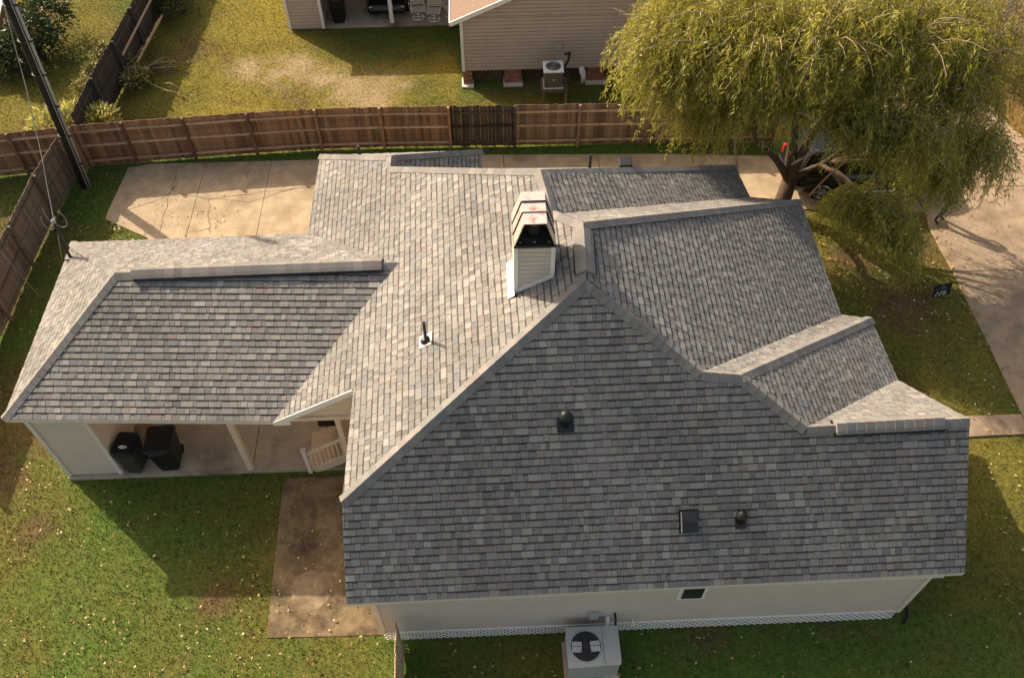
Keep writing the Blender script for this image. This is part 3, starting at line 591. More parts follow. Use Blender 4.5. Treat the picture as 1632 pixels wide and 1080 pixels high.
# ================================================================= FENCES
def fence(name, label, pts, h, m, mr, out, group=None, pw=.14, gap=.003, rails=(.25, .95, 1.55), posts=True, jag=.02, top=True):
    pts = [V3((*q, 0)) for q in pts]; f = thing(name, label, 'fence', pts[0], group)
    pk = MB(); pk.box((0, 0, h/2), (pw-gap, .018, h)); pm = bpy.data.meshes.new('picket'); pm.from_pydata(pk.v, [], pk.f); pm.materials.append(M[m]); pm.update()
    out = V3((*out, 0)); acc = 0
    for i in range(len(pts)-1):
        a, b = pts[i], pts[i+1]; d = b-a; L_ = np.linalg.norm(d); d = d/L_; nn = max(1, round(L_/pw)); ang = math.atan2(d[1], d[0])
        for k in range(nn):
            o = link('picket', pm, f); q = a+d*L_*(k+.5)/nn
            o.location = (q[0], q[1], .03+random.uniform(-jag, jag)); o.rotation_euler = (random.uniform(-.006, .006), random.uniform(-.003, .003), ang+random.uniform(-.02, .02)); o.scale = (L_/nn/pw*random.uniform(.985, 1.0), 1, 1)
        for z in rails:
            mb = MB(); mb.beam(a+out*.036+V3((0, 0, z)), b+out*.036+V3((0, 0, z+random.uniform(-.02, .02))), .04, .085); mb.build('rail', mr, f)
    if posts:
        for q in pts[1:]: mb = MB(); mb.box(q+out*.105+V3((0, 0, h/2+.03)), (.09, .09, h+.06), math.atan2(d[1], d[0])); mb.build('post', mr if mr != 'rail_old' else m, f)
    return f
FP = [(-12.8, 18.05), (-11.1, 18.2), (-9.0, 18.35), (-6.75, 18.5), (-4.35, 18.62), (-2.03, 18.62), (.45, 18.56)]
fence('wood_fence', 'reddish brown board fence behind the patio, running from the utility pole corner', FP, 1.8, 'wood', 'rail_old', (0, -1))
fence('wood_fence', 'blackened fence bay with dark stained boards between brown bays', [(.47, 18.56), (2.84, 18.5)], 1.8, 'wood_black', 'wood_black', (0, -1), jag=.035)
fence('wood_fence', 'weathered dull brown fence below the neighbouring wall, ending under the willow', [(2.86, 18.5), (5.2, 18.47), (7.7, 18.42), (10.1, 18.37), (12.5, 18.3)], 1.8, 'wood_old', 'rail_old', (0, -1))
fence('wood_fence', 'grey weathered side fence left of the carport with three rails', [(-13.16, 17.42), (-13.4, 15.4), (-13.48, 13.0), (-13.5, 10.7), (-13.55, 8.3), (-13.6, 5.9)], 1.8, 'wood_grey', 'wood_grey', (1, 0), rails=(.2, .9, 1.6))
fence('wood_fence', 'brown fence at the far left edge, joining the grey side fence', [(-19., 17.15), (-16.8, 17.5), (-14.95, 17.75), (-13.25, 17.95)], 1.8, 'wood', 'rail_old', (0, -1))
fence('fence_panel', 'short plain brown panel closing the corner behind the utility pole', [(-13.14, 17.46), (-12.78, 18.09)], 1.82, 'wood', 'wood', (-1, .5), rails=(.4, 1.4), posts=False, gap=.001)
fence('wood_fence', 'charcoal black fence running back beside the neighbouring yard', [(-13.0, 18.7), (-12.93, 20.8), (-12.75, 23.2), (-12.6, 25.6), (-12.4, 28.), (-12.3, 31)], 1.8, 'wood_char', 'wood_char', (1, 0), jag=.03)
fence('wood_fence', 'short wooden fence meeting the front wall at the bottom of the picture', [(-.66, -.12), (-.62, -1.7), (-.58, -3.4)], 1.8, 'wood_tan', 'wood_tan', (-1, 0), rails=(.4, 1.4), gap=.001)
# pale rails leaning on the charcoal fence
for a, b, lb in (((-12.3, 23.0), (-11.95, 27.2), 'long pale board leaning low against the charcoal fence'), ((-12.45, 23.2), (-12.2, 27.6), 'long pale board leaning high against the charcoal fence')):
    z = .55 if 'low' in lb else 1.25
    tag(MB().beam((a[0], a[1], z), (b[0], b[1], z), .035, .09).build('board', 'rail_old'), lb, 'board')
# ================================================================= UTILITY POLE and wires
pb = P(136, 296); ptp = P(10, -4, 7.3); dv = (ptp-pb)/7.3; pol = thing('utility_pole', 'dark utility pole with a grey conduit strapped to its side', 'pole', pb)
MB().tube([pb-V3((0, 0, .2)), pb+dv*5, pb+dv*10.5], [.175, .155, .13], 16).build('shaft', 'pole', pol, smooth=True)
off = V3((.20, -.06, 0)); MB().tube([pb+off, pb+off+dv*10.2], .045, 10).build('conduit', 'pvc', pol, smooth=True)
MB().tube([pb+off+V3((-.05, -.1, 0)), pb+off+V3((-.05, -.1, 0))+dv*10], .018, 6).build('ground_wire', 'cable', pol)
for z in (1.1, 2.3, 3.5, 4.7, 5.9, 7.1): MB().lathe(pb+dv*z, [(.185, -.03), (.19, -.03), (.19, .03), (.185, .03)], 14).box(pb+dv*z+off*1.05, (.12, .12, .05)).build('strap', 'blackmetal', pol)
mt = np.array(top); e1 = pb+dv*9.2+V3((.15, -.1, 0)); pts = [mt*(1-t)+e1*t-V3((0, 0, .55*math.sin(math.pi*t))) for t in np.linspace(0, 1, 20)]
w = MB(); w.tube(pts, .009, 5)
tw = [q+V3((.012*math.cos(i*1.3), .012*math.sin(i*1.3), .012)) for i, q in enumerate(pts)]; w.tube(tw, .007, 5); tag(w.build('service_cable', 'cable'), 'twisted service cable from the utility pole to the roof mast', 'cable')
g0 = P(5, 405, 1.9); g1 = P(62, 472, 0.05); tag(MB().tube([P(-40, 350, 3.2), g0, g1], .009, 6).build('guy_wire', 'cable'), 'thin guy wire reaching the grass beside the grey side fence', 'wire')
a = mt-V3((0, 0, .15)); tag(MB().tube([a, P(100, 422, .05)], .012, 5).build('guy_wire', 'cable'), 'thin stay wire from the roof mast down to the grass', 'wire')
# ================================================================= THINGS ROUND THE HOUSE
def wheelie_bin(label, cx, cy, rz, w, d, h, bm, emblem, z0=.1):
    t = thing('wheelie_bin', label, 'trash bin', (0, 0, 0), 'wheelie bins under the carport' if cy < 20 else None); body = MB(); rings = []
    for z, s in ((.06, .78), (.25, .82), (h*.8, .97), (h*.9, 1.0), (h*.92, 1.05), (h*.95, 1.05)):
        a, b = w/2*s, d/2*s; c = .05; rings.append([(x, y, z) for x, y in ((-a+c, -b), (a-c, -b), (a, -b+c), (a, b-c), (a-c, b), (-a+c, b), (-a, b-c), (-a, -b+c))])
    body.loft(rings); body.build('body', bm, t, bevel=.01)
    lid = MB(); a, b = w/2*1.08, d/2*1.1; rings = []
    for z, s in ((h*.955, 1.0), (h*.99, 1.0), (h*1.02, .93), (h*1.035, .7)):
        rings.append([(x*s, y*s+(.0), z) for x, y in ((-a+.07, -b), (a-.07, -b), (a, -b+.07), (a, b-.07), (a-.07, b), (-a+.07, b), (-a, b-.07), (-a, -b+.07))])
    lid.loft(rings); L_ = lid.build('lid', 'black', t, bevel=.012)
    MB().box((0, -b-.03, h*.97), (w*.6, .05, .03)).build('lid_grip', 'grey_plastic', L_)
    if emblem:
        e = MB(); e.slab([(-.13, -.12), (-.05, -.07), (.05, -.07), (.13, -.12), (.05, -.17), (-.05, -.17)], h*1.036, h*1.043); e.build('emblem', 'print', L_)
        e = MB(); e.slab([(.02, -.12), (.045, -.1), (.06, -.12), (.045, -.145)], h*1.044, h*1.05); e.build('emblem_mark', 'black', L_)
    MB().tube([(-w/2*.8, d/2+.06, h*.93), (w/2*.8, d/2+.06, h*.93)], .02, 8).build('handle', bm, t)
    for sx in (-1, 1):
        MB().tube([(sx*(w/2*.78-.03), d/2*.72, .13), (sx*(w/2*.78+.015), d/2*.72, .13)], .13, 16).build('wheel', 'tyre', t)
    MB().box((0, -d/2*.70, .04), (w*.6, .07, .08)).build('foot', bm, t)
    t.location = (cx, cy, z0); t.rotation_euler.z = rz; return t
wheelie_bin('smaller dark grey wheelie bin with white emblem on its lid', -8.17, 5.22, R(-6), .56, .68, 1.08, 'grey_plastic', True)
wheelie_bin('larger all black wheelie bin next to the grey one', -7.26, 5.30, R(3), .70, .80, 1.14, 'black', False)
# packaged heating and cooling unit
ac = thing('air_conditioner', 'large pale grey packaged cooling unit against the front wall', 'air conditioner', (3.8, -.6, 0))
ax0, ax1, ay0, ay1 = 3.2, 4.38, -1.08, -.18
poly = [(ax0, ay1), (ax0, ay0), (ax1-.02, ay0+.05), (ax1, ay0+.12), (ax1-.0, ay1)]
MB().slab(poly, .16, 1.06).build('cabinet', 'acpaint', ac, bevel=.012)
tp = MB(); fx, fy, fr = 3.62, -.62, .345
out_ = [(ax0-.02, ay1+.02), (ax0-.02, ay0-.02), (ax1, ay0-.0+.02), (ax1+.02, ay0+.12), (ax1+.02, ay1+.02)]
tp.slab(out_, 1.06, 1.10); tp.build('top_panel', 'acpaint', ac, bevel=.012)
MB().box((4.02, (ay0+ay1)/2+.03, 1.102), (.008, .86, .004)).build('panel_seam', 'acdark', ac)
fan = MB().lathe((fx, fy, 1.10), [(fr, .001), (fr, .006)], 40).build('fan_opening', 'acdark', ac)
MB().tube([(fx+(fr+.01)*math.cos(t), fy+(fr+.01)*math.sin(t), 1.105) for t in np.linspace(0, 2*math.pi, 41)], .014, 6, cap=False).build('fan_ring', 'acpaint', ac)
for sx in (-1, 1):
    b_ = MB(); b_.box((fx+sx*.21, fy-.01, 1.108), (.22, .24, .006), R(4*sx)); b_.build('fan_blade', 'white', fan)
g = MB()
for k in range(10):
    r_ = fr*(k+1)/10.5
    ring = [(fx+r_*math.cos(t), fy+r_*math.sin(t), 1.125) for t in np.linspace(0, 2*math.pi, 33)]
    g.tube(ring, .0035, 4, cap=False)
for t in np.linspace(0, math.pi, 5)[:-1]: g.tube([(fx-fr*math.cos(t), fy-fr*math.sin(t), 1.128), (fx+fr*math.cos(t), fy+fr*math.sin(t), 1.128)], .005, 4)
g.lathe((fx, fy, 1.11), [(.07, 0), (.07, .02), (.02, .03)], 16); g.build('fan_guard', 'acdark', ac)
MB().slab([(ax0-.06, ay1), (ax0-.06, ay0-.14), (ax1+.02, ay0-.02), (ax1+.05, ay1)], .0, .16).build('pad', 'rail_old', ac)
MB().beam((ax0-.02, ay0-.1, .14), (ax1+.04, ay0+.02, .14), .09, .12).build('timber', 'deck', ac)
MB().tube([(4.15, ay1, .9), (4.2, -.05, .95), (4.2, .09, 1.0)], .05, 8).build('supply_pipe', 'white', ac)
MB().tube([(4.32, ay1-.05, 1.0), (4.36, -.1, 1.15), (4.36, .08, 1.2)], .03, 8).build('line_set', 'black', ac)
MB().box((3.86, .03, 1.25), (.2, .1, .3)).build('disconnect_box', 'acpaint', ac, bevel=.01)
# dark box on the porch, plastic edging at the front corner
q = P(519, 671, .95); bx_ = thing('storage_box', 'dark wooden box on the porch behind the stair rail', 'box', (q[0], q[1], .8)); MB().box((q[0]+.1, q[1]+.12, 1.0), (.62, .4, .4)).build('case', 'pole', bx_, bevel=.02); MB().box((q[0]+.1, q[1]+.12, 1.215), (.68, .45, .04)).build('lid', 'blackmetal', bx_, bevel=.01)
tag(MB().tube([(11.32+.42*math.sin(t), .32+.42*math.cos(t), .04) for t in np.linspace(.2, 2.7, 14)], .03, 6).build('garden_edging', 'black'), 'curved black edging strip at the right front corner of the wall', 'edging')
# yard sign
sg = thing('yard_sign', 'small black yard sign with white lettering by the driveway', 'sign', (16.0, 10.3, 0)); s0, s1 = V3((15.75, 10.22, 0)), V3((16.37, 10.36, 0)); sdv = (s1-s0)/np.linalg.norm(s1-s0); sn = V3((sdv[1], -sdv[0], 0)); sw = np.linalg.norm(s1-s0)
mid = (s0+s1)/2; ang = math.atan2(sdv[1], sdv[0]); tl = Matrix.Rotation(ang, 3, 'Z') @ Matrix.Rotation(R(-14), 3, 'X')
MB().box(mid+V3((0, 0, .42)), (sw, .012, .46), mtx=tl).build('board', 'sign', sg)
def text(body, size, lx, lz, m, parent, name='lettering'):
    cu = bpy.data.curves.new(name, 'FONT'); cu.body = body; cu.size = size; cu.align_x = 'CENTER'; cu.extrude = .002; cu.offset = .0015
    o = bpy.data.objects.new(name, cu); COL.objects.link(o); dg = bpy.context.evaluated_depsgraph_get(); me = bpy.data.meshes.new_from_object(o.evaluated_get(dg)); bpy.data.objects.remove(o)
    me.materials.clear(); me.materials.append(M[m]); mm = Matrix.Translation(Vector(mid+V3((0, 0, .42)))) @ tl.to_4x4() @ Matrix.Translation((lx, -.0095, lz)) @ Matrix.Rotation(R(90), 4, 'X'); me.transform(mm); return link(name, me, parent)
def marks(lx, lz, hgt, words, m):                      # lettering too small to read in the photograph: strokes in word-long runs
    mb = MB(); x = lx
    for n_ in words:
        for k in range(n_):
            for dx in ((0, .014) if k % 2 else (.007,)): q = V3(mid+V3((0, 0, .42)))+V3(tl @ Vector((x+dx, -.009, lz))); mb.box(q, (.011, .004, hgt*(1 if k % 3 else .78)), mtx=tl)
            x += .033
        x += .045
    struct(mb.build('lettering', m, sg), 'stuff')
marks(-.25, .055, .035, (5, 6), 'print2'); marks(-.20, -.075, .055, (3, 7), 'print'); marks(-.25, -.165, .055, (3, 3, 5), 'print')
lo = MB()
for a, b in (((-.09, .1), (0, .18)), ((0, .18), (.09, .1)), ((-.04, .1), (0, .135)), ((0, .135), (.04, .1))):
    q0, q1 = [V3(mid+V3((0, 0, .42)))+V3(tl @ Vector((x, -.0095, z))) for x, z in (a, b)]; lo.beam(q0, q1, .004, .016)
lo.build('roof_emblem', 'print2', sg)
for sx in (-.16, .16): q = mid+sdv*sx+V3((0, .03, 0)); MB().tube([q, q+V3((0, 0, .3))], .006, 6).build('stake', 'zinc', sg)
# ================================================================= NEIGHBOURING HOUSE
nb = thing('house', 'tan sided neighbouring house on brick piers, behind the fence', 'house', (5.5, 26, 0)); nx0, nx1, ny_ = .95, 10.4, 22.34; sl_ = .43; zl, zm = 3.02, 3.02+.43*(nx1-nx0)/2
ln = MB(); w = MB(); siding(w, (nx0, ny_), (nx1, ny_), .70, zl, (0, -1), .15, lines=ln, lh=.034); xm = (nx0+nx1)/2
siding(w, (nx0, ny_), (xm, ny_), zl, zl, (0, -1), .15, zt2=zm, lines=ln, lh=.034); siding(w, (xm, ny_), (nx1, ny_), zl, zm, (0, -1), .15, zt2=zl, lines=ln, lh=.034); gw = w.build('gable_wall', 'siding_tan', nb); struct(ln.build('painted_lap_shadow_line', 'lap_tan', gw), 'stuff')
w = MB(); w.slab([(nx0+.02, ny_+.02), (nx1, ny_+.02), (nx1, 38), (nx0+.02, 38)], .7, zl); w.add([(nx0, ny_+.015, zl), (nx1, ny_+.015, zl), (xm, ny_+.015, zm)], [(0, 1, 2)]); w.build('wall_core', 'siding_tan', nb)
MB().box((nx0+.03, ny_-.015, 1.86), (.12, .07, 2.36)).build('corner_board', 'white', nb)
rf = MB()
for xa_, za, xb, zb in ((nx0-.38, zl-.16, xm, zm+.02), (nx1+.38, zl-.16, xm, zm+.02)):
    rf.add([(xa_, ny_-.35, za+.16), (xb, ny_-.35, zb+.16), (xb, 38.3, zb+.16), (xa_, 38.3, za+.16), (xa_, ny_-.35, za+.06), (xb, ny_-.35, zb+.06), (xb, 38.3, zb+.06), (xa_, 38.3, za+.06)], [(0, 1, 2, 3), (7, 6, 5, 4), (0, 4, 5, 1), (2, 6, 7, 3), (3, 7, 4, 0)])
nrf = rf.build('roof', 'roof_tan', nb)
w = MB(); w.beam((nx0-.38, ny_-.37, zl-.06), (xm, ny_-.37, zm+.12), .04, .17); w.beam((xm, ny_-.37, zm+.12), (nx1+.38, ny_-.37, zl-.06), .04, .17); w.beam((nx0-.40, ny_-.37, zl-.06), (nx0-.40, 38, zl-.06), .04, .16); w.build('fascia', 'white', nrf)
w = MB(); w.add([(nx0-.38, ny_-.35, zl-.12), (nx0+.02, ny_-.35, zl-.0), (nx0+.02, 38, zl), (nx0-.38, 38, zl-.12)], [(0, 1, 2, 3)]); w.build('soffit', 'trim', nrf)
bk = MB().box((0, 0, 0), (.215, .11, .062)); bm_ = bpy.data.meshes.new('brick'); bm_.from_pydata(bk.v, [], bk.f); bm_.materials.append(M['brick'])
for px0, px1 in ((nx0, nx0+.36), (2.62, 3.28), (5.92, 6.62), (9.4, 10.)):
    pw_ = px1-px0; pr = MB().box(((px0+px1)/2, ny_+.20, .37), (pw_, .34, .66)).build('pier', 'mortar', nb)
    MB().box(((px0+px1)/2, ny_+.14, .03), (pw_+.12, .62, .08)).build('footing', 'trim', pr)
    nbk = max(1, round(pw_/.225))
    for r_ in range(8):
        for k in range(nbk+(r_ % 2)):
            x0_ = px0+(k-(.5 if r_ % 2 else 0))*pw_/nbk; x1_ = min(px1, x0_+pw_/nbk-.012); x0_ = max(px0, x0_)
            if x1_-x0_ < .03: continue
            o = link('brick', bm_, pr); o.location = ((x0_+x1_)/2, ny_+.074, .105+r_*.075); o.scale = ((x1_-x0_)/.215, 1, 1)
MB().box((xm, ny_+.42, .35), (nx1-nx0, .02, .72)).build('crawl_space', 'dark', nb)
lt = MB()
for dy, sg_ in ((0, 1), (.012, -1)):
    x = nx0-.6
    while x < nx1:
        f = lambda xx: .03+(xx-x)*sg_
        lo_, hi_ = max(nx0+.05, min(x, x+sg_*.66)), min(nx1, max(x, x+sg_*.66))
        if hi_-lo_ > .05: lt.beam((lo_, ny_+.30+dy, f(lo_)), (hi_, ny_+.30+dy, f(hi_)), .008, .03)
        x += .16
lt.build('lattice_skirt', 'wood_old', nb)
q = PY(937, 118, ny_); w = MB(); w.tube([(q[0]-.3, ny_-.06, .78), (q[0]-.26, ny_-.14, .62), (q[0]-.2, ny_-.16, .4), (q[0]-.24, ny_-.22, .12)], [.09, .13, .1, .05], 10); w.build('dryer_duct', 'white', nb, smooth=True)
# carport wing of the neighbour
sx0, sx1, sy = -6.48, -5.05, 26.62
ln = MB(); w = MB(); siding(w, (sx0, sy), (sx1, sy), .1, 2.75, (0, -1), .15, lines=ln, lh=.034); siding(w, (sx1, sy), (sx1, 33), .1, 2.75, (1, 0), .14); siding(w, (sx0, 33), (sx0, sy), .1, 2.75, (-1, 0), .14); sw_ = w.build('store_wall', 'siding_tan', nb); struct(ln.build('painted_lap_shadow_line', 'lap_tan', sw_), 'stuff')
MB().box(((sx0+sx1)/2, (sy+33)/2, 1.4), (sx1-sx0-.02, 33-sy-.02, 2.6)).build('store_core', 'siding_tan', nb)
for x in (sx0, sx1): MB().box((x, sy-.01, 1.42), (.11, .09, 2.64)).build('corner_board', 'white', nb)
MB().box((-2.12, 26.95, 1.45), (.16, .16, 2.7)).build('post', 'white', nb)
w = MB(); w.add([(-7.0, 26.2, 2.85), (nx0, 26.2, 2.85), (nx0, 30.3, 4.2), (-5.6, 30.3, 4.2), (-7, 34.4, 2.85), (nx0, 34.4, 2.85)], [(0, 1, 2, 3), (3, 2, 5, 4), (0, 3, 4), (0, 4, 5, 1)]); w.build('carport_roof', 'roof_tan', nrf)
# its cooling unit on a timber stand
na = thing('air_conditioner', 'square olive cooling unit with white top beside the tan house', 'air conditioner', (4.44, 21.15, .82)); MB().box((4.44, 21.15, 1.19), (.70, .66, .70)).build('cabinet', 'acolive', na, bevel=.03)
MB().box((4.44, 21.15, 1.57), (.78, .74, .07)).build('top_panel', 'white', na, bevel=.03); MB().lathe((4.44, 21.15, 1.605), [(.29, 0), (.29, .008)], 30).build('fan_opening', 'acdark', na)
g = MB()
for k in range(6):
    r_ = .28*(k+1)/6; g.tube([(4.44+r_*math.cos(t), 21.15+r_*math.sin(t), 1.625) for t in np.linspace(0, 2*math.pi, 25)], .006, 4, cap=False)
g.build('fan_guard', 'zinc', na); MB().box((4.44, 21.15, .85), (.74, .70, .04)).build('base_rim', 'white', na); MB().lathe((4.44, 20.81, 1.22), [(.03, 0), (.03, .01)], 12, Matrix.Rotation(R(90), 3, 'X')).build('badge', 'print', na)
MB().tube([(4.8, 21.2, 1.3), (5.05, 21.6, 1.55), (5.15, 22.0, 1.6), (5.0, 22.3, 1.35)], .045, 8).build('line_set', 'black', na, smooth=True)
MB().box((4.72, 22.29, 1.75), (.2, .1, .28)).build('disconnect_box', 'acpaint', na)
sd_ = thing('timber_stand', 'brown timber stand under the olive cooling unit', 'stand', (4.5, 21.15, 0)); MB().box((4.5, 21.15, .77), (1.02, .86, .09)).build('platform', 'wood_old', sd_)
for x in (4.06, 4.94):
    for y in (20.78, 21.52): MB().box((x, y, .36), (.10, .10, .73)).build('leg', 'wood_old', sd_)
# patio chairs
def chair(lb, x, y, rz):
    c = thing('patio_chair', lb, 'chair', (0, 0, 0), 'white swivel patio chairs'); b = MB(); b.tube([(.25*math.cos(t), .25*math.sin(t), .03) for t in np.linspace(0, 2*math.pi, 25)], .022, 6, cap=False); b.beam((-.25, 0, .05), (.25, 0, .05), .05, .03); b.beam((0, -.25, .05), (0, .25, .05), .05, .03); b.build('swivel_base', 'white', c)
    MB().tube([(0, 0, .04), (0, 0, .38)], .03, 8).build('stem', 'white', c)
    s = MB(); 
    for k in range(7): s.beam((-.26, -.23+k*.075, .41), (.26, -.23+k*.075, .41), .05, .015)
    s.build('seat', 'trim', c); s = MB()
    for k in range(6): s.beam((-.25, .27+k*.012, .50+k*.075), (.25, .27+k*.012, .50+k*.075), .012, .05)
    s.build('backrest', 'trim', c)
    for sx in (-1, 1): MB().tube([(sx*.28, -.26, .40), (sx*.3, -.28, .60), (sx*.3, .1, .63), (sx*.28, .27, .62), (sx*.27, .35, .95), (sx*.27, .27, .45), (sx*.28, -.26, .40)], .018, 6, cap=False).build('arm_frame', 'white', c)
    MB().tube([(-.27, .35, .95), (.27, .35, .95)], .018, 6).build('top_bar', 'white', c)
    c.location = (x, y, .1); c.rotation_euler.z = rz
chair('white patio chair nearest the white carport post', -.98, 27.25, R(4)); chair('middle one of three white patio chairs', -.28, 27.08, R(-6)); chair('white patio chair tucked against the tan house corner', .44, 27.32, R(35))
wheelie_bin('tall black wheelie bin inside the neighbouring carport by the tan store wall', -4.42, 27.25, R(2), .66, .78, 1.2, 'black', False)
# ---- vehicles
def vehicle(label, cat, name, L, Wd, H, belt, nose, roofx, wheelr, loc, rz, rack):
    t = thing(name, label, cat, (0, 0, 0)); hw = Wd/2; rings = []
    xs_ = [(-L/2, .72, .45, belt*.86), (-L/2+.08, .9, .34, belt*.97), (-L/2+.5, .98, .26, belt), (-L*.2, 1., .24, belt), (L*.1, 1., .24, belt), (L*.22, 1., .24, belt-.02), (L/2-.55, .97, .25, nose), (L/2-.12, .88, .32, nose-.08), (L/2, .7, .42, nose-.22)]
    for x, wf, z0, z1 in xs_:
        a = hw*wf; rings.append([(x, -a*.9, z0), (x, -a, z0+.12), (x, -a*1.0, (z0+z1)/2), (x, -a*.95, z1-.05), (x, -a*.86, z1), (x, a*.86, z1), (x, a*.95, z1-.05), (x, a, (z0+z1)/2), (x, a, z0+.12), (x, a*.9, z0)])
    MB().loft(rings).build('body', 'carpaint', t, smooth=True, bevel=0)
    r0, r1, r2, r3 = roofx; rings = []
    for x, z, wf in ((r0, belt-.03, .86), (r1, H, .70), ((r1+r2)/2, H+.03, .71), (r2, H-.01, .70), (r3, belt-.05, .84)):
        a = hw*wf; b = hw*.86; rings.append([(x, -a, z), (x, -a*.6, z+.02), (x, a*.6, z+.02), (x, a, z)])
    vs = []; cab = MB(); lowr = [(r0, belt-.06), (r3, belt-.06)]
    top_ = [(r1, H), (r2, H-.01)]
    q = lambda x, y, z: (x, y, z); wb_, wt_ = hw*.88, hw*.72
    cab.add([q(r0, -wb_, belt-.06), q(r3, -wb_, belt-.06), q(r3, wb_, belt-.06), q(r0, wb_, belt-.06), q(r1, -wt_, H), q(r2, -wt_, H), q(r2, wt_, H), q(r1, wt_, H)], [(0, 3, 2, 1), (4, 5, 6, 7), (0, 1, 5, 4), (1, 2, 6, 5), (2, 3, 7, 6), (3, 0, 4, 7)])
    cb = cab.build('cabin', 'carpaint', t, bevel=.06)
    lerp = lambda a, b, s: tuple(a[i]+(b[i]-a[i])*s for i in range(3))
    for s in (-1, 1):
        A_, B_, C_, D_ = (r0, s*wb_, belt-.06), (r3, s*wb_, belt-.06), (r2, s*wt_, H), (r1, s*wt_, H); nseg = 3
        for k in range(nseg):
            u0, u1 = (k+.10)/nseg, (k+.93)/nseg
            vs = [lerp(lerp(A_, B_, u), lerp(D_, C_, u), v) for u, v in ((u0, .22), (u1, .22), (u1, .86), (u0, .86))]
            vs = [(x, y+s*.012, z+.004) for x, y, z in vs]; MB().add(vs, [(0, 1, 2, 3) if s < 0 else (3, 2, 1, 0)]).build('side_window', 'glass', cb)
    for x0_, x1_, nm in ((r3, r2, 'windscreen'), (r0, r1, 'rear_window')):
        sgn = 1 if nm == 'windscreen' else -1; vs = [lerp((x0_, -wb_*.86, belt-.06), (x1_, -wt_*.88, H), v) for v in (.2, .88)]+[lerp((x0_, wb_*.86, belt-.06), (x1_, wt_*.88, H), v) for v in (.88, .2)]
        MB().add([(x+sgn*.014, y, z+.006) for x, y, z in vs], [(0, 1, 2, 3) if sgn < 0 else (3, 2, 1, 0)]).build(nm, 'glass', cb)
    for x in (-L*.30, L*.31):
        for s in (-1, 1):
            y = s*(hw-.09); ty = MB().tube([(x, y-s*.13, wheelr), (x, y+s*.10, wheelr)], wheelr, 22).build('wheel', 'tyre', t, bevel=.02)
            ri = MB(); ri.tube([(x, y+s*.06, wheelr), (x, y+s*.108, wheelr)], wheelr*.40, 18)
            for k in range(6): a = k*math.pi/3; ri.beam((x+wheelr*.15*math.cos(a), y+s*.105, wheelr+wheelr*.15*math.sin(a)), (x+wheelr*.66*math.cos(a), y+s*.105, wheelr+wheelr*.66*math.sin(a)), .05, .07)
            ri.tube([(x+wheelr*.66*math.cos(a), y+s*.105, wheelr+wheelr*.66*math.sin(a)) for a in np.linspace(0, 2*math.pi, 23)], .022, 6, cap=False); ri.build('rim', 'chrome', ty)
    for s in (-1, 1):
        MB().box((-L/2+.07, s*hw*.78, belt*.80), (.16, .16, .34)).build('tail_light', 'red', t, bevel=.02); MB().box((L/2-.13, s*hw*.66, nose-.22), (.14, .34, .13)).build('headlight', 'chrome', t, bevel=.02)
        MB().box((r3-.25, s*(hw+.07), belt+.05), (.12, .2, .16)).build('wing_mirror', 'carpaint', t, bevel=.03)
        if rack: MB().tube([(r1+.1, s*wt_*.86, H+.07), (r2-.2, s*wt_*.86, H+.07)], .02, 8).build('roof_rail', 'chrome', t); MB().tube([(-L*.2, s*(hw+.06), .40), (L*.2, s*(hw+.06), .40)], .035, 8).build('running_board', 'chrome', t)
    MB().box((-L/2-.02, 0, .52), (.14, Wd*.86, .2)).build('rear_bumper', 'carpaint', t, bevel=.04); MB().box((L/2-.02, 0, .48), (.14, Wd*.84, .22)).build('front_bumper', 'carpaint', t, bevel=.04)
    MB().box((-L/2-.03, 0, belt*.78), (.02, .5, .13)).build('number_plate', 'trim', t)
    MB().box((L/2-.01, 0, nose-.22), (.03, .9, .04)).build('grille_bar', 'chrome', t)
    t.location = loc; t.rotation_euler.z = rz; return t
vehicle('dark large sport utility vehicle parked beneath the willow tree', 'car', 'parked_car', 5.2, 2.0, 1.86, 1.15, 1.08, (-2.48, -2.2, .45, 1.15), .40, (15.0, 16.0, .032), 0, True)
vehicle('shiny black car parked in the neighbouring carport', 'car', 'parked_car', 4.5, 1.78, 1.45, .95, .82, (-1.9, -1.1, .35, 1.2), .33, (-2.3, 29.25, .10), R(-90), False)
# ---- person under the willow
pe = thing('person', 'person in dark trousers and dark top standing on the driveway by the willow', 'person', (0, 0, 0))
JT = {'pelvis': (0, 0, .95, .15, .12), 'waist': (0, 0, 1.1, .14, .105), 'chest': (0, -.01, 1.32, .175, .12), 'neckb': (0, 0, 1.48, .08, .07), 'neck': (0, -.01, 1.55, .055, .055), 'headl': (0, -.02, 1.62, .075, .085), 'headu': (0, -.01, 1.72, .085, .095),
 'hipl': (-.1, 0, .90, .095, .1), 'kneel': (-.12, -.06, .50, .06, .065), 'ankl': (-.13, .02, .09, .04, .045), 'toel': (-.15, -.17, .04, .042, .03), 'hipr': (.1, 0, .90, .095, .1), 'kneer': (.13, .02, .50, .06, .065), 'ankr': (.15, .10, .09, .04, .045), 'toer': (.18, -.08, .04, .042, .03),
 'shl': (-.19, 0, 1.43, .06, .06), 'elbl': (-.26, .05, 1.16, .042, .042), 'wrl': (-.25, -.07, .93, .03, .03), 'pl': (-.25, -.10, .86, .035, .022), 'shr': (.19, 0, 1.43, .06, .06), 'elbr': (.27, .04, 1.16, .042, .042), 'wrr': (.25, -.10, .95, .03, .03), 'pr': (.245, -.13, .88, .035, .022)}
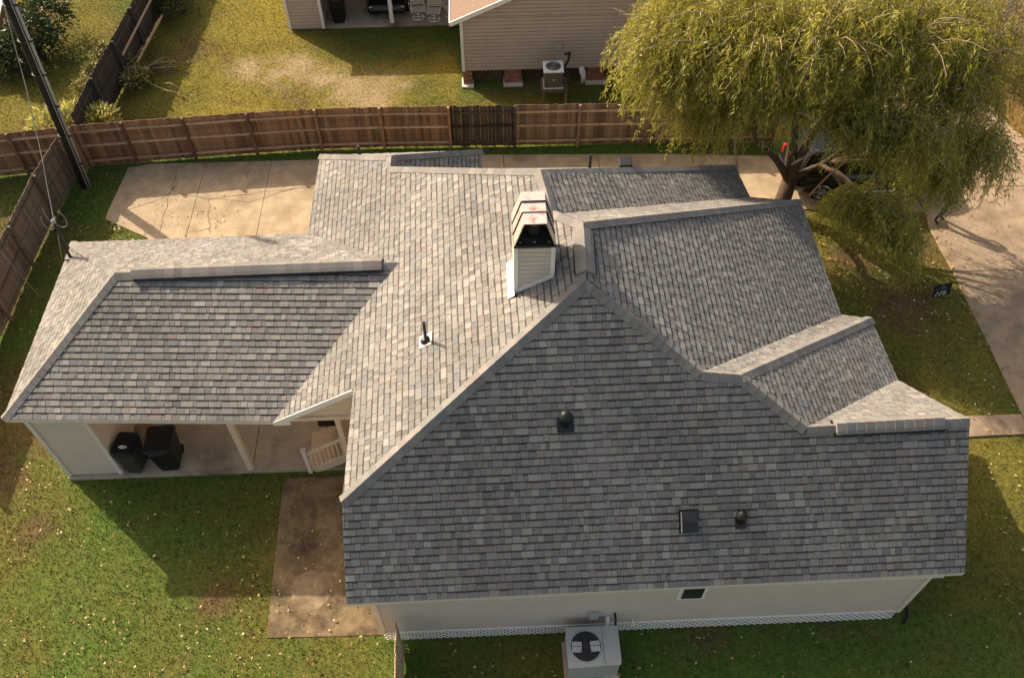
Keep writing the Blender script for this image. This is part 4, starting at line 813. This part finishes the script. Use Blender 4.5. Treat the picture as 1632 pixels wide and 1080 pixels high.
ED = [('pelvis', 'waist'), ('waist', 'chest'), ('chest', 'neckb'), ('neckb', 'neck'), ('neck', 'headl'), ('headl', 'headu'), ('pelvis', 'hipl'), ('hipl', 'kneel'), ('kneel', 'ankl'), ('ankl', 'toel'), ('pelvis', 'hipr'), ('hipr', 'kneer'), ('kneer', 'ankr'), ('ankr', 'toer'), ('chest', 'shl'), ('shl', 'elbl'), ('elbl', 'wrl'), ('wrl', 'pl'), ('chest', 'shr'), ('shr', 'elbr'), ('elbr', 'wrr'), ('wrr', 'pr')]
for s, w_, p_ in ((-1, 'wrl', 'pl'), (1, 'wrr', 'pr')):
    x, y, z = JT[p_][:3]
    for k in range(4): JT['f%d%d' % (s, k)] = (x+s*.005, y+(k-1.5)*.02, z-.045, .009, .009); JT['g%d%d' % (s, k)] = (x-s*.012, y+(k-1.5)*.02-.006, z-.08+abs(k-1.5)*.007, .008, .008); ED += [(p_, 'f%d%d' % (s, k)), ('f%d%d' % (s, k), 'g%d%d' % (s, k))]
    JT['t%d' % s] = (x-s*.01, y-.045, z-.005, .010, .010); JT['u%d' % s] = (x-s*.015, y-.06, z-.035, .009, .009); ED += [(p_, 't%d' % s), ('t%d' % s, 'u%d' % s)]
keys = list(JT); me = bpy.data.meshes.new('body'); me.from_pydata([JT[k][:3] for k in keys], [(keys.index(a), keys.index(b)) for a, b in ED], [])
bo = bpy.data.objects.new('body', me); COL.objects.link(bo); md = bo.modifiers.new('skin', 'SKIN'); md.use_smooth_shade = True; md = bo.modifiers.new('sub', 'SUBSURF'); md.levels = 2; md.render_levels = 2
for i, k in enumerate(keys): sv = me.skin_vertices[0].data[i]; sv.radius = JT[k][3:5]; sv.use_root = (k == 'pelvis')
dg = bpy.context.evaluated_depsgraph_get(); bm2 = bpy.data.meshes.new_from_object(bo.evaluated_get(dg)); bpy.data.objects.remove(bo)
bm2.materials.clear()
for m_ in ('skin', 'jeans', 'shirt', 'hair', 'black'): bm2.materials.append(M[m_])
for p_ in bm2.polygons:
    c = p_.center; p_.use_smooth = True
    p_.material_index = 4 if c.z < .11 else 1 if c.z < 1.0 and abs(c.x) < .235 else 2 if 1.0 <= c.z < 1.50 or (abs(c.x) >= .2 and c.z > 1.16) else 3 if (c.z > 1.74 or (c.z > 1.6 and c.y > .02)) else 0
link('body', bm2, pe)
fa = MB(); fa.lathe((0, -.115, 1.655), [(.014, -.02), (.016, 0), (.006, .03)], 8); fa.build('nose', 'skin', pe, smooth=True)
for s in (-1, 1): MB().lathe((s*.032, -.098, 1.69), [(.011, -.004), (.011, .004)], 8).build('eye', 'hair', pe); MB().box((s*.088, 0, 1.66), (.015, .04, .06)).build('ear', 'skin', pe, bevel=.005)
MB().box((0, -.10, 1.615), (.045, .012, .01)).build('mouth', 'red', pe)
pe.location = (*P(1494, 353)[:2], .03); pe.rotation_euler.z = R(20)
# ================================================================= VEGETATION
def leaves(name, pts, dirs, L, Wd, cols, m, parent):
    n = len(pts); d = dirs/np.linalg.norm(dirs, axis=1)[:, None]; r = rng.normal(size=(n, 3)); s = np.cross(d, r); s /= np.linalg.norm(s, axis=1)[:, None]
    V = np.empty((n, 4, 3)); V[:, 0] = pts; V[:, 1] = pts+d*(L*.45)[:, None]+s*(Wd/2)[:, None]; V[:, 2] = pts+d*L[:, None]; V[:, 3] = pts+d*(L*.45)[:, None]-s*(Wd/2)[:, None]
    return raw(name, V.reshape(-1, 3), np.arange(n*4).reshape(-1, 4), cols, m, parent)
def curve(a, b, sag, n=7, wob=.1):
    a, b = V3(a), V3(b); d = np.linalg.norm(b-a); off = rng.normal(size=3)*wob*d
    return [a*(1-t)+b*t+off*math.sin(math.pi*t)*.6+V3((0, 0, sag*math.sin(math.pi*t))) for t in np.linspace(0, 1, n)]
tb = V3((11.95, 14.55, -.05)); wt = thing('willow_tree', 'tall yellow green willow with drooping branches beside the driveway', 'tree', tb)
tr = MB(); fork = tb+V3((.1, .15, 1.5)); tr.tube([tb, tb+V3((.02, .03, .5)), fork], [.36, .27, .25], 14)
LOBES = [((1090, 80, 6.0), 2.3, 1.0), ((1045, 130, 5.2), 1.6, .8), ((1190, 70, 6.8), 2.6, 1.), ((1310, 70, 7.2), 2.6, 1.), ((1430, 70, 6.8), 2.5, 1.), ((1525, 150, 5.0), 2.1, 1.), ((1455, 235, 4.3), 1.8, .8), ((1535, 255, 3.2), 1.5, .9), ((1115, 190, 4.2), 1.35, .8),
 ((1290, 105, 6.2), 1.5, .6), ((1405, 350, 2.3), 1.15, .9), ((1500, 285, 3.0), 1.0, .7), ((1500, 30, 6.6), 2.2, .9), ((1195, 140, 5.4), 1.1, .5), ((1130, 20, 7.2), 2.2, .8), ((1050, 60, 6.6), 1.5, .7), ((1390, 140, 5.8), 1.5, .6), ((1395, 215, 4.6), 1.3, .5), ((1435, 395, 1.6), .85, .9), ((1240, 165, 5.2), 1.0, .35), ((1335, 205, 4.6), 1.0, .4), ((1355, 330, 2.4), .75, .6), ((1575, 235, 3.4), 1.2, .7), ((1560, 90, 5.6), 1.7, .8)]
FK = [P(1205, 225, 3.0), P(1268, 190, 4.2), P(1300, 205, 3.9), P(1310, 262, 2.3)]
for q, r0_ in zip(FK, (.13, .19, .15, .10)): tr.tube(curve(fork-V3((0, 0, .3)), q, .12, 7, .04), [r0_*1.15, r0_*1.05, r0_, r0_*.9, r0_*.8, r0_*.7, r0_*.6], 10)
LP_, LD_, LC_ = [], [], []; tw = MB(); lim = MB()
for i, ((u, v, z), r_, dens) in enumerate(LOBES):
    c = P(u, v, z); start = FK[0 if u < 1180 else 1 if u < 1345 else 2 if z > 4.5 else 3]; cv = curve(start, c-V3((0, 0, r_*.25)), .7 if z > 4 else .3, 9, .05); lim.tube(cv, [.075*(1-.8*t)+.010 for t in np.linspace(0, 1, 9)], 8)
    nb_ = int(19*r_*r_*.62*dens)+14
    for k in range(nb_):
        d = rng.normal(size=3); d /= np.linalg.norm(d); d[2] = d[2]*.8+.25; rr = r_*rng.uniform(.55, 1.0); e = c+d*rr*V3((1.05, 1.05, .85)); j = cv[rng.integers(5, 9)]
        sub = curve(j, e, .25*r_, 6, .08); tw.tube(sub, [.022*(1-.75*t)+.004 for t in np.linspace(0, 1, 6)], 5, cap=False)
        for s_i in range(rng.integers(8, 13)):                    # hanging sprays
            t0 = rng.uniform(.45, 1.); q = sub[min(5, int(t0*5))]+rng.normal(size=3)*.10; hd = rng.normal(size=3); hd[2] = .1; hd /= np.linalg.norm(hd); ln = rng.uniform(.7, 1.5); m_ = int(ln*20)
            tt = np.linspace(0, 1, m_); sp = q+hd*(ln*.55*np.sqrt(tt))[:, None]+np.array([0, 0, -1])*(ln*.8*tt**1.6)[:, None]
            sp = sp[sp[:, 2] > .25]; m_ = len(sp)
            if m_ < 3: continue
            dd = np.gradient(sp, axis=0); dd = dd/np.linalg.norm(dd, axis=1)[:, None]+rng.normal(size=(m_, 3))*.55; dd[:, 2] -= .25
            LP_.append(sp+rng.normal(size=(m_, 3))*.035); LD_.append(dd); hue = rng.random(); base = np.array((.215, .235, .032))*(1-hue)+np.array((.46, .40, .07))*hue
            LC_.append(base[None]*rng.uniform(.65, 1.3, (m_, 1)))
            if s_i == 0: tw.tube([sp[0], sp[m_//2], sp[-1]], [.007, .005, .003], 4, cap=False)
trunk = tr.build('trunk', 'bark', wt, smooth=True); lim.build('limbs', 'bark', trunk, smooth=True); struct(tw.build('twigs', 'twig', trunk), 'stuff')
for a, b in (((1290, 312, 1.2), (1380, 238, 4.)), ((1430, 320, 2.2), (1390, 290, 3.2)), ((1180, 300, 2.6), (1170, 215, 4.6)), ((1262, 262, 3.), (1330, 230, 4.2)), ((1030, 165, 4.8), (1095, 140, 5.6)), ((1300, 195, 5.2), (1270, 180, 5.6))):
    MB().tube(curve(P(*a), P(*b), .08, 6, .05), [.04, .035, .03, .026, .02, .014], 6).build('branch', 'twig', trunk)
LP_, LD_, LC_ = np.concatenate(LP_), np.concatenate(LD_), np.concatenate(LC_); n = len(LP_); print('willow leaves', n)
struct(leaves('crown', LP_, LD_, rng.uniform(.12, .25, n), rng.uniform(.02, .036, n), LC_, 'willow', wt), 'stuff')
def shrub(name, label, centres, cols, L, ww, n, stems=True, up_=.0, m='leaf', group=None):
    c0 = V3(centres[0][0]); t = thing(name, label, 'shrub', (c0[0], c0[1], 0), group); p_, d_, cc = [], [], []; st_ = MB()
    for (c, r) in centres:
        c = V3(c); k = int(n*(r**2)/sum(q[1]**2 for q in centres)); d = rng.normal(size=(k, 3)); d /= np.linalg.norm(d, axis=1)[:, None]; d[:, 2] = np.abs(d[:, 2])*1.0-.35
        rr = r*rng.uniform(.45, 1., k)*(.75+.5*fbm(d[:, 0]*3+c[0], d[:, 1]*3+c[1]+d[:, 2]*2, .9, 60)); q = c+d*rr[:, None]; q[:, 2] = np.maximum(q[:, 2], .04); p_.append(q); dd = d+rng.normal(size=(k, 3))*.5; dd[:, 2] += up_; d_.append(dd); cc.append(np.array(cols)[rng.integers(0, len(cols), k)]*rng.uniform(.6, 1.3, (k, 1)))
        for _ in range(9):
            e = rng.normal(size=3); e /= np.linalg.norm(e); e[2] = abs(e[2])*.8; st_.tube(curve((c[0]+rng.normal()*.06, c[1]+rng.normal()*.06, 0), c+e*r*.85, .05, 6), [.02, .017, .014, .011, .008, .004], 5, cap=False)
    p_, d_, cc = map(np.concatenate, (p_, d_, cc)); k = len(p_); struct(st_.build('stems', 'bark', t), 'stuff')
    struct(leaves('foliage', p_, d_, rng.uniform(.7, 1.3, k)*L, rng.uniform(.7, 1.3, k)*ww, cc, m, t), 'stuff'); return t
pale = [(.60, .54, .18), (.50, .48, .12), (.72, .66, .34), (.26, .28, .05)]; dk = [(.022, .045, .012), (.035, .06, .016), (.05, .07, .02), (.08, .09, .03)]; ol = [(.16, .15, .03), (.10, .11, .02), (.22, .19, .06)]
gq = lambda u, v, z: tuple(P(u, v, z))
shrub('leafy_shrub', 'pale yellow leafed shrub left of the charcoal fence corner', [(gq(78, 197, .9), .85), (gq(105, 185, 1.0), .7), (gq(60, 210, .6), .45)], pale, .2, .07, 1500, up_=.6)
shrub('leafy_shrub', 'pale yellow leafed shrub behind the brown fence, right of the charcoal fence corner', [(gq(158, 190, .9), .75), (gq(140, 193, .8), .55), (gq(172, 195, .6), .45)], pale, .22, .07, 1300, up_=.8)
shrub('leafy_shrub', 'olive scrub growing along the left side of the charcoal fence', [(gq(130, 138, .5), .5), (gq(145, 110, .4), .45), (gq(155, 88, .4), .4), (gq(163, 75, .3), .35)], ol+pale[:1], .12, .04, 1400)
shrub('evergreen_shrub', 'large dark evergreen shrub in the top left corner', [(gq(45, 55, 1.1), 1.25), (gq(70, 22, 1.2), 1.2), (gq(30, 95, .8), .9), (gq(62, 75, .6), .7), (gq(15, 80, 1.), .9)], dk, .20, .075, 5200)
shrub('evergreen_shrub', 'dark shrub at the far end of the charcoal fence', [(gq(268, 12, .5), .65), (gq(290, 4, .45), .5), (gq(250, 0, .7), .7)], dk+ol[:1], .14, .05, 1500)
shrub('weed_clump', 'weedy clump with pale leaves at the foot of the charcoal fence', [(gq(212, 128, .35), .55), (gq(222, 115, .4), .4), (gq(200, 100, .4), .4)], ol+pale[:3]+[(.14, .09, .05)], .22, .04, 900, up_=.3)
bp_ = thing('brush_pile', 'cut branches lying on the grass beside the charcoal fence', 'branches', P(240, 105)); mb = MB()
for a, b in (((222, 110), (282, 98)), ((225, 112), (278, 104)), ((228, 118), (270, 90)), ((240, 110), (285, 106)), ((235, 131), (285, 148)), ((285, 148), (290, 152)), ((262, 138), (284, 140)), ((200, 105), (178, 70)), ((205, 110), (200, 60)), ((215, 95), (250, 58))):
    mb.tube(curve(P(*a, .1), P(*b, .12+random.random()*.3), .15, 7, .08), [.035, .032, .028, .024, .018, .012, .006], 6)
mb.build('boughs', 'twig', bp_); k = 700; t_ = rng.random(k); q0, q1 = P(228, 112, .15), P(284, 102, .15); pp_ = q0+(q1-q0)*t_[:, None]+rng.normal(size=(k, 3))*np.array((.22, .28, .07)); pp_[:, 2] = np.maximum(pp_[:, 2], .04)
struct(leaves('dry_leaves', pp_, rng.normal(size=(k, 3))+np.array((1, .2, 0)), rng.uniform(.1, .22, k), rng.uniform(.02, .04, k), np.array([(.22, .17, .06), (.13, .10, .04), (.30, .24, .10)])[rng.integers(0, 3, k)], 'leaf', bp_), 'stuff')
shrub('twiggy_shrub', 'grey brown leafless looking shrub in the top right corner', [(gq(1585, 45, 1.3), 1.7), (gq(1625, 80, 1.2), 1.4), (gq(1560, 20, 1.0), 1.1), (gq(1640, 20, 1.5), 1.5)], [(.20, .15, .10), (.28, .22, .16), (.13, .10, .06), (.16, .14, .05)], .16, .025, 9000)
shrub('leafy_shrub', 'low olive shrub below the twiggy one in the top right', [(gq(1618, 128, .5), .7), (gq(1632, 110, .6), .6)], ol+[(.2, .13, .05)], .11, .04, 1500)
# corner of a brick and white building at the top left
bh = thing('brick_building', 'sliver of red brick building with white trim at the top left edge', 'building', P(-40, 60)); b0 = P(6, 118); b1 = b0+V3((-1.2, 5.5, 0)); b2 = b0+V3((-3.5, -.6, 0))
w = MB(); w.slab([tuple(b0[:2]), tuple(b1[:2]), tuple((b1+V3((-3.5, 0, 0)))[:2]), tuple(b2[:2])], 0, 1.1); w.build('brick_wall', 'brick', bh)
w = MB(); w.beam(b0+V3((0, 0, 1.14)), b1+V3((0, 0, 1.14)), .22, .08); w.beam(b0+V3((0, 0, 1.14)), b2+V3((0, 0, 1.14)), .22, .08); w.build('coping', 'white', bh)
